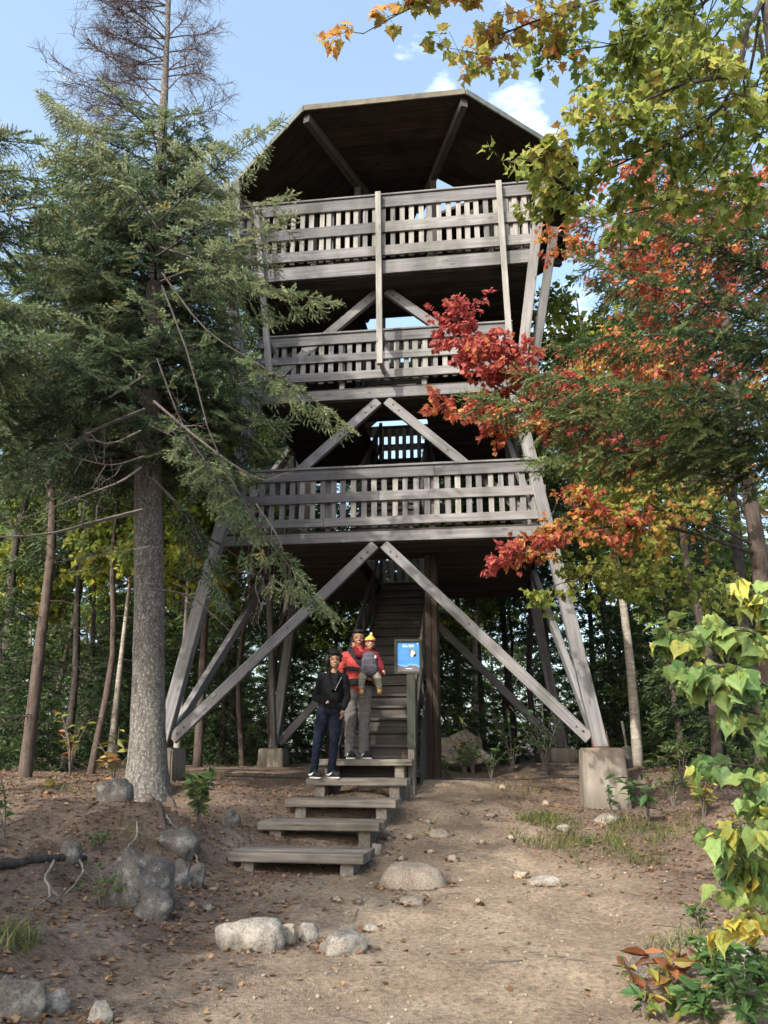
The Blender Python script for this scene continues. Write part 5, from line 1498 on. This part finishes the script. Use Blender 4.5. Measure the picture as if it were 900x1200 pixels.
def hand(w, d, s=1.0, curl=.6, side=1, palm=(0, 1, 0)):
    """hand of five bent fingers from wrist w along d"""
    w = np.array(w, float); d = nrm(np.array(d, float)); pn = np.array(palm, float); pn = nrm(pn - d * pn.dot(d)); x = np.cross(d, pn) * side
    out = [('c', w, w + d * .05 * s, .024 * s, .03 * s), ('e', w + d * .055 * s, (.034 * s,) * 3)]
    for k, L in enumerate((.066, .075, .07, .055)):
        b = w + d * .085 * s + x * (.026 - .0175 * k) * s
        m_ = b + d * L * .5 * s + pn * curl * .012 * s; e = m_ + nrm(d * (1 - curl * .6) + pn * curl) * L * .5 * s
        out += [('c', w + d * .05 * s + x * (.02 - .013 * k) * s, b, .011 * s, .0095 * s), ('c', b, m_, .0095 * s, .0085 * s), ('c', m_, e, .0085 * s, .007 * s)]
    t0 = w + d * .03 * s + x * .028 * s; t1 = t0 + nrm(d * .7 + x * .7) * .035 * s; t2 = t1 + nrm(d * .9 + x * .2 + pn * .4) * .03 * s
    return out + [('c', t0, t1, .0125 * s, .0105 * s), ('c', t1, t2, .0105 * s, .008 * s)]
def shoe(ax, ay, yaw, parent, L=.27, mat=None, sole=None, mark=None, z=0.0, name='shoe', tall=.0):
    R = np.array(Matrix.Rotation(yaw, 3, 'Z')); b = np.array([ax, ay, z]); q = lambda x, y, zz: b + R @ np.array([x, y, zz])
    k = L / .27
    sh = [('c', q(0, .045 * k, .055 * k), q(0, -.15 * k, .043 * k), .043 * k, .04 * k), ('c', q(0, .03 * k, .075 * k), q(0, -.05 * k, .075 * k), .04 * k, .036 * k), ('c', q(0, .03 * k, .07 * k), q(0, .035 * k, .11 * k + tall), .043 * k, .042 * k), ('e', q(0, -.14 * k, .042 * k), (.046 * k, .06 * k, .036 * k), (yaw, 'Z'))]
    o = union(name, sh, mat, parent, .006 if k > .7 else .005, 3)
    m = MB(); t = np.linspace(0, 6.283, 28, endpoint=False)
    pts = [(.046 * k * math.sin(a) * (1 + .12 * math.cos(a + .2)), -.055 * k - .148 * k * math.cos(a)) for a in t]
    lo = [q(x, y, .0) for x, y in pts]; hi = [q(x * 1.02, y, .018 * k) for x, y in pts]; n = len(pts)
    m.add(lo + hi, [np.array([(i, (i + 1) % n, n + (i + 1) % n, n + i) for i in range(n)]), np.array([list(range(n, 2 * n))]), np.array([list(range(n))[::-1]])])
    m.build('sole', sole, o)
    if mark is not None:                            # the pale curved tick on the shoe side
        for sd in (-1, 1):
            m = MB(); tt = np.linspace(0, 1, 9)
            xs = .0 + .045 - .15 * tt; zs_ = .038 + .035 * np.clip((.3 - tt) / .3, 0, 1) * 0 + .045 * (tt - .28) ** 2 * 1.6 + .0
            wd = .016 * np.sin(np.clip(tt, .04, 1) * math.pi) ** .7 + .002
            yy = np.interp(-xs, [-.05, .0, .1, .15], [.047, .0475, .045, .042])
            a_ = [q(sd * (y + .002), x * k, z_ + w_) for x, y, z_, w_ in zip(-(-xs), yy, zs_, wd)]; b_ = [q(sd * (y + .004), x * k, z_ - w_ * .4) for x, y, z_, w_ in zip(xs, yy, zs_, wd)]
            m.add(a_ + b_, np.array([(i, i + 1, 10 + i, 9 + i) for i in range(8)])); m.build('tick_mark', mark, o)
    return o
SHOE = flat_mat('black_shoe_fabric', (.015, .015, .017), .7); SOLE = flat_mat('white_sole', (.62, .62, .62), .5); TICK = flat_mat('white_tick', (.7, .7, .7), .5)

# --- man
mx_ = (-.365, 11.53, 1.474)
man = thing('person', 'man in red jacket and grey trousers standing on the top step carrying a child', 'person', mx_)
hc = (0.0, -.02, 1.655)
body = head(hc, .118, .12) + [('c', (0, .01, 1.45), (0, 0, 1.58), .062, .058), ('c', (0, 0, 1.0), (0, .01, 1.36), .13, .15), ('c', (-.14, .01, 1.42), (.14, .01, 1.42), .06, .06),
    ('c', (-.1, 0, .93), (-.105, .0, .5), .08, .055), ('c', (-.105, 0, .5), (-.11, .02, .1), .052, .036), ('c', (.1, 0, .93), (.085, .0, .5), .08, .055), ('c', (.085, 0, .5), (.075, .02, .1), .052, .036),
    ('c', (-.19, .01, 1.41), (-.275, .05, 1.14), .045, .036), ('c', (-.275, .05, 1.14), (-.34, -.02, .93), .035, .026), ('c', (.19, .01, 1.41), (.28, .03, 1.15), .045, .036), ('c', (.28, .03, 1.15), (.21, -.19, 1.07), .035, .027),
    ('c', (-.11, .02, .1), (-.112, -.01, .06), .034, .03), ('c', (.075, .02, .1), (.08, -.01, .06), .034, .03)]
body += hand((-.34, -.02, .93), (-.15, -.25, -1), 1, .5, -1, (.6, -.6, 0)) + hand((.21, -.19, 1.07), (-.9, -.35, .05), 1, .7, 1, (0, .3, 1))
union('body', body, [SK1, LIP, EYE, EYEW, TEETH], man, .0055, 2, face_paint(hc, .118, .12, True))
union('hair', [('e', (hc[0], hc[1] + .028, hc[2] + .062), (.088, .098, .078)), ('e', (hc[0], hc[1] - .03, hc[2] + .095), (.075, .075, .036)), ('e', (hc[0], hc[1] + .055, hc[2] - .005), (.082, .065, .09)),
               ('c', (hc[0] - .08, hc[1] - .02, hc[2] + .05), (hc[0] - .082, hc[1] - .01, hc[2] - .01), .014, .01), ('c', (hc[0] + .08, hc[1] - .0, hc[2] + .05), (hc[0] + .082, hc[1] + .01, hc[2] - .01), .014, .01)], HAIR, man, .006, 2, wrinkle=.006)
RED = cloth('coral_red_jacket', (.36, .055, .05)); RED2 = cloth('dark_red_jacket', (.3, .03, .035)); GREYT = cloth('grey_trousers', (.125, .118, .112))
union('jacket', [('c', (0, .0, 1.02), (0, .01, 1.34), .165, .175), ('c', (-.145, .01, 1.40), (.145, .01, 1.40), .082, .082), ('c', (0, .01, 1.46), (0, -.005, 1.525), .085, .075), ('c', (-.11, 0, .99), (.11, 0, .99), .085, .085),
    ('c', (-.19, .01, 1.4), (-.28, .05, 1.14), .075, .064), ('c', (-.28, .05, 1.14), (-.335, -.01, .96), .062, .05), ('c', (.19, .01, 1.4), (.285, .03, 1.15), .075, .064), ('c', (.285, .03, 1.15), (.225, -.165, 1.075), .062, .05)], RED, man, .008, 4, wrinkle=.012)
union('trousers', [('c', (-.07, 0, .96), (.07, 0, .96), .125, .125), ('c', (-.1, 0, .9), (-.107, -.01, .5), .105, .08), ('c', (-.107, -.01, .5), (-.112, .015, .085), .078, .07), ('c', (.1, 0, .9), (.088, -.01, .5), .105, .08), ('c', (.088, -.01, .5), (.078, .015, .085), .078, .07)], GREYT, man, .008, 4, wrinkle=.014)
shoe(-.115, .02, .35, man, .28, SHOE, SOLE, TICK, 0, 'shoe', .02); shoe(.085, .02, .5, man, .28, SHOE, SOLE, TICK, 0, 'shoe', .02)
# --- child on his chest
ch = thing('person', 'small child in maroon jacket and yellow pointed cap carried on the man\'s chest', 'person', (mx_[0] + .16, mx_[1] - .22, mx_[2] + .9))
cc = (.01, -.03, .655); cs = .088
MAR = cloth('maroon_jacket', (.13, .014, .022)); PAT = simple_mat('mottled_trousers', (.17, .165, .13), .9, .5, 45, .2); YB = simple_mat('tan_boot', (.42, .24, .06), .7, .2, 20); BSO = flat_mat('boot_sole', (.3, .2, .08), .7)
body = head(cc, cs, .1) + [('c', (0, 0, .3), (0, .01, .52), .085, .075), ('c', (0, .01, .5), (0, 0, .6), .04, .04), ('c', (-.05, 0, .28), (-.1, -.06, .17), .055, .045), ('c', (-.1, -.06, .17), (-.105, -.05, .0), .04, .03), ('c', (.05, 0, .28), (.12, -.06, .17), .055, .045), ('c', (.12, -.06, .17), (.14, -.05, .0), .04, .03),
    ('c', (-.08, 0, .5), (-.16, -.03, .5), .034, .03), ('c', (-.16, -.03, .5), (-.21, .03, .6), .028, .022), ('c', (.08, 0, .5), (.15, -.03, .38), .034, .03), ('c', (.15, -.03, .38), (.185, -.06, .29), .028, .021)]
body += hand((-.21, .03, .6), (-.3, .2, .9), .6, .5, 1, (0, 1, .2)) + hand((.185, -.06, .29), (.5, -.3, -.9), .6, .5, 1, (-1, 0, 0))
union('body', body, [SK3, LIP, EYE, EYEW, TEETH], ch, .005, 2, face_paint(cc, cs, .1))
union('jacket', [('c', (0, 0, .3), (0, .01, .5), .1, .095), ('c', (-.08, 0, .5), (-.165, -.03, .5), .055, .048), ('c', (-.165, -.03, .5), (-.205, .025, .585), .046, .038), ('c', (.08, 0, .5), (.155, -.03, .38), .055, .046), ('c', (.155, -.03, .38), (.18, -.055, .31), .044, .036), ('e', (0, .05, .58), (.085, .05, .06))], MAR, ch, .006, 4, wrinkle=.008)
union('trousers', [('c', (-.05, 0, .29), (.05, 0, .29), .085, .085), ('c', (-.05, 0, .28), (-.1, -.06, .17), .07, .056), ('c', (-.1, -.06, .17), (-.105, -.05, .045), .052, .042), ('c', (.05, 0, .28), (.12, -.06, .17), .07, .056), ('c', (.12, -.06, .17), (.14, -.05, .045), .052, .042)], PAT, ch, .006, 3, wrinkle=.008)
shoe(-.11, -.04, .1, ch, .17, YB, BSO, None, -.045, 'boot', .03); shoe(.15, -.04, -.15, ch, .17, YB, BSO, None, -.045, 'boot', .03)
CAPY = cloth('yellow_cap', (.5, .36, .08)); CAPM = cloth('maroon_cap_band', (.16, .02, .03))
cp = union('cap', [('e', (cc[0], cc[1] + .01, cc[2] + .05), (.077, .085, .055)), ('c', (cc[0], cc[1], cc[2] + .07), (cc[0] + .015, cc[1] + .01, cc[2] + .125), .052, .02)], CAPY, ch, .005, 3)
union('cap_band', [('e', (cc[0], cc[1] + .01, cc[2] + .035), (.083, .09, .022)), ('e', (cc[0], cc[1] + .055, cc[2] - .01), (.076, .05, .065))], CAPM, cp, .005, 2)
union('pompom', [('e', (cc[0] + .015, cc[1] + .01, cc[2] + .142), (.018, .018, .016))], flat_mat('white_pompom', (.6, .55, .5), .9), cp, .004, 1)
# --- baby carrier
GC = cloth('slate_carrier', (.075, .075, .095)); BKC = cloth('black_strap', (.018, .018, .02))
ca = thing('baby_carrier', 'slate grey baby carrier strapped on the man and holding the child', 'baby carrier', mx_)
union('panel', [('e', (.16, -.26, 1.3), (.115, .09, .12)), ('e', (.16, -.26, 1.2), (.13, .1, .11)), ('e', (.16, -.255, 1.38), (.1, .085, .06))], GC, ca, .007, 5, wrinkle=.008)
m = MB()
def strap(pts, w, t=.014): 
    p = smooth_path(pts, 14)
    for i in range(13): beam(m, p[i], p[i + 1] + (p[i + 1] - p[i]) * .15, w, t, up=(0, -1, .25), ch=.003)
strap([(-.13, .11, 1.43), (-.13, .03, 1.5), (-.11, -.1, 1.465), (-.03, -.2, 1.36), (.07, -.27, 1.27)], .07)
strap([(.14, .11, 1.43), (.14, .03, 1.5), (.14, -.1, 1.46)], .065)
strap([(-.19, .02, 1.25), (-.165, -.13, 1.23), (-.06, -.2, 1.21), (.05, -.25, 1.2)], .05)
m.build('strap', BKC, ca)
m = MB(); strap([(-.2, .08, 1.03), (-.185, -.08, 1.03), (-.1, -.17, 1.03), (.02, -.2, 1.03), (.12, -.17, 1.03), (.2, -.05, 1.03)], .09); m.build('waist_belt', BKC, ca)
m = MB(); beam(m, (.235, -.335, 1.36), (.255, -.325, 1.36), .012, .04); m.build('clip', SOLE, ca)

# --- woman
wx_ = (-.735, 10.83, 1.243)
wo = thing('person', 'woman in black jacket and navy jeans with dark curly hair standing beside the man', 'person', wx_)
hc = (.075, -.03, 1.5); hs = .108
body = head(hc, hs, .12) + [('c', (.06, .01, 1.32), (.072, 0, 1.42), .048, .046), ('c', (.03, 0, .9), (.05, .01, 1.22), .115, .125), ('c', (-.065, .01, 1.28), (.165, .01, 1.28), .048, .048),
    ('c', (-.06, 0, .84), (-.13, .0, .46), .08, .05), ('c', (-.13, 0, .46), (-.175, .03, .09), .047, .033), ('c', (.1, 0, .84), (.085, -.01, .46), .08, .05), ('c', (.085, -.01, .46), (.05, .02, .09), .047, .033),
    ('c', (-.1, .01, 1.27), (-.155, .04, 1.02), .04, .032), ('c', (-.155, .04, 1.02), (.0, -.13, .95), .031, .024), ('c', (.2, .01, 1.27), (.235, .03, 1.02), .04, .032), ('c', (.235, .03, 1.02), (.19, -.04, .86), .031, .024),
    ('c', (-.175, .03, .09), (-.178, -.0, .05), .032, .028), ('c', (.05, .02, .09), (.053, -.0, .05), .032, .028)]
body += hand((-.005, -.115, .955), (.55, .45, -.7), .88, .5, -1, (.2, 1, .2)) + hand((.19, -.04, .86), (-.05, -.25, -.95), .86, .5, -1, (-.6, .2, 0))
union('body', body, [SK2, LIP, EYE, EYEW, TEETH], wo, .0055, 2, face_paint(hc, hs, .12))
hh = np.array(hc)
hs_ = [('e', hh + [0, .03, .055], (.088, .1, .085)), ('e', hh + [-.035, .045, -.035], (.095, .075, .12)), ('e', hh + [-.02, .02, .125], (.075, .075, .045)), ('e', hh + [-.095, .0, -.0], (.036, .06, .1)), ('e', hh + [.08, .01, .04], (.022, .05, .06)), ('e', hh + [0, -.045, .095], (.07, .045, .03))]
for k in range(44):
    a = rng.uniform(0, 6.28); b = rng.uniform(-.7, 1.3)
    hs_.append(('e', hh + np.array([math.cos(a) * math.cos(b) * .112 - .018, .03 + abs(math.sin(a)) * math.cos(b) * .095, .045 + math.sin(b) * .1]), (.022, .022, .02)))
union('hair', hs_, HAIR, wo, .006, 1, wrinkle=.012)
BJ = cloth('black_jacket', (.006, .006, .007), .3); NV = cloth('navy_jeans', (.008, .011, .022), .3)
union('jacket', [('c', (.035, 0, .93), (.05, .01, 1.2), .142, .145), ('c', (-.07, .01, 1.27), (.17, .01, 1.27), .068, .068), ('c', (-.02, 0, .88), (.09, 0, .88), .12, .12), ('e', (.058, .045, 1.345), (.085, .055, .05)), ('c', (.0, -.03, 1.33), (.035, -.09, 1.22), .03, .03), ('c', (.125, -.02, 1.33), (.1, -.085, 1.22), .03, .03),
    ('c', (-.1, .01, 1.265), (-.165, .045, 1.02), .064, .056), ('c', (-.165, .045, 1.02), (-.025, -.11, .958), .055, .044), ('c', (.2, .01, 1.265), (.245, .03, 1.02), .064, .056), ('c', (.245, .03, 1.02), (.195, -.035, .88), .055, .042),
    ('c', (.0, -.12, 1.3), (.05, -.145, 1.1), .025, .02), ('c', (.12, -.1, 1.3), (.09, -.14, 1.12), .03, .022)], BJ, wo, .007, 3, wrinkle=.008)
m = MB()
for k in range(7): beam(m, (.095 + .012 * k, -.16 + .003 * k, 1.1 + .026 * k), (.1 + .012 * k, -.16 + .003 * k, 1.114 + .026 * k), .006, .004, up=(0, -1, 0))
m.build('zip', flat_mat('zip_metal', (.5, .5, .5), .3), wo)
m = MB(); beam(m, (-.02, -.175, .93), (.005, -.178, .965), .012, .006, up=(0, -1, 0)); m.build('pocket_zip', flat_mat('zip_pale', (.55, .55, .55), .3), wo)
union('trousers', [('c', (-.03, 0, .86), (.08, 0, .86), .118, .118), ('c', (-.06, 0, .82), (-.13, -.0, .46), .098, .066), ('c', (-.13, 0, .46), (-.176, .025, .08), .062, .05), ('c', (.1, 0, .82), (.086, -.01, .46), .098, .066), ('c', (.086, -.01, .46), (.052, .015, .08), .062, .05)], NV, wo, .007, 4, wrinkle=.008)
shoe(-.18, .03, .55, wo, .255, SHOE, SOLE, TICK, 0, 'shoe', .02); shoe(.055, .02, .6, wo, .255, SHOE, SOLE, TICK, 0, 'shoe', .02)
# ------------------------------------------------------------------ light, sky, view
SUN_EL, SUN_AZ = math.radians(36), math.radians(215)      # azimuth clockwise from +Y: behind the camera to the left
w = bpy.data.worlds.new('World'); scene.world = w; w.use_nodes = True
nt = w.node_tree; nt.nodes.clear()
out = nt.nodes.new('ShaderNodeOutputWorld'); bg = nt.nodes.new('ShaderNodeBackground'); bg.inputs[1].default_value = .15
sky = nt.nodes.new('ShaderNodeTexSky'); sky.sky_type = 'NISHITA'; sky.sun_disc = False
sky.sun_elevation = SUN_EL; sky.sun_rotation = SUN_AZ; sky.air_density = 1.0; sky.dust_density = 3.5; sky.ozone_density = .7
tc = nt.nodes.new('ShaderNodeTexCoord')
mp = nt.nodes.new('ShaderNodeMapping'); mp.inputs['Scale'].default_value = (1.0, 1.0, 2.6)
nt.links.new(tc.outputs['Generated'], mp.inputs[0])
no = nt.nodes.new('ShaderNodeTexNoise'); no.inputs['Scale'].default_value = 7.0; no.inputs['Detail'].default_value = 7; no.inputs['Roughness'].default_value = .6
nt.links.new(mp.outputs[0], no.inputs['Vector'])
acc = None
for (px, py, rad) in ((612, 138, .065), (520, 112, .035), (660, 420, .12)):      # the few wisps of cloud, by direction
    a_, b_ = ratio(px, py); dv = nrm(np.array([a_, 1.0, b_]))
    ds = nt.nodes.new('ShaderNodeVectorMath'); ds.operation = 'DISTANCE'; ds.inputs[1].default_value = tuple(dv); nt.links.new(tc.outputs['Generated'], ds.inputs[0])
    mr = nt.nodes.new('ShaderNodeMapRange'); mr.inputs[1].default_value = rad; mr.inputs[2].default_value = 0.0; mr.inputs[4].default_value = .3; nt.links.new(ds.outputs['Value'], mr.inputs[0])
    if acc is None: acc = mr.outputs[0]
    else:
        ad = nt.nodes.new('ShaderNodeMath'); ad.operation = 'MAXIMUM'; nt.links.new(acc, ad.inputs[0]); nt.links.new(mr.outputs[0], ad.inputs[1]); acc = ad.outputs[0]
sm = nt.nodes.new('ShaderNodeMath'); sm.operation = 'ADD'; nt.links.new(no.outputs['Fac'], sm.inputs[0]); nt.links.new(acc, sm.inputs[1])
r = nt.nodes.new('ShaderNodeValToRGB'); r.color_ramp.elements[0].position = .62; r.color_ramp.elements[0].color = (0, 0, 0, 1); r.color_ramp.elements[1].position = .85; r.color_ramp.elements[1].color = (.5, .5, .5, 1)
nt.links.new(sm.outputs[0], r.inputs[0])
mx = nt.nodes.new('ShaderNodeMix'); mx.data_type = 'RGBA'
hz = nt.nodes.new('ShaderNodeMix'); hz.data_type = 'RGBA'; hz.inputs[0].default_value = .2; hz.inputs[7].default_value = (1.9, 2.6, 2.6, 1)   # thin high haze
nt.links.new(sky.outputs[0], hz.inputs[6])
nt.links.new(r.outputs[0], mx.inputs[0]); nt.links.new(hz.outputs[2], mx.inputs[6]); mx.inputs[7].default_value = (7.5, 7.6, 7.8, 1)
nt.links.new(mx.outputs[2], bg.inputs[0]); nt.links.new(bg.outputs[0], out.inputs[0])
sl = bpy.data.lights.new('sun', 'SUN'); sl.energy = 2.0; sl.angle = math.radians(.6); sl.color = (1, .93, .82)
so = bpy.data.objects.new('sun', sl); COL.objects.link(so)
dirv = Vector((math.sin(SUN_AZ) * math.cos(SUN_EL), math.cos(SUN_AZ) * math.cos(SUN_EL), math.sin(SUN_EL)))
so.rotation_euler = dirv.to_track_quat('Z', 'Y').to_euler(); so.location = dirv * 30
scene.view_settings.view_transform = 'Standard'; scene.view_settings.look = 'None'
scene.view_settings.gamma = 1; scene.view_settings.use_curve_mapping = False
scene.view_settings.exposure = 1.62
scene.cycles.use_denoising = True
scene.cycles.max_bounces = 6; scene.cycles.diffuse_bounces = 3; scene.cycles.transmission_bounces = 4; scene.cycles.transparent_max_bounces = 4
scene.cycles.use_adaptive_sampling = True; scene.cycles.adaptive_threshold = .02
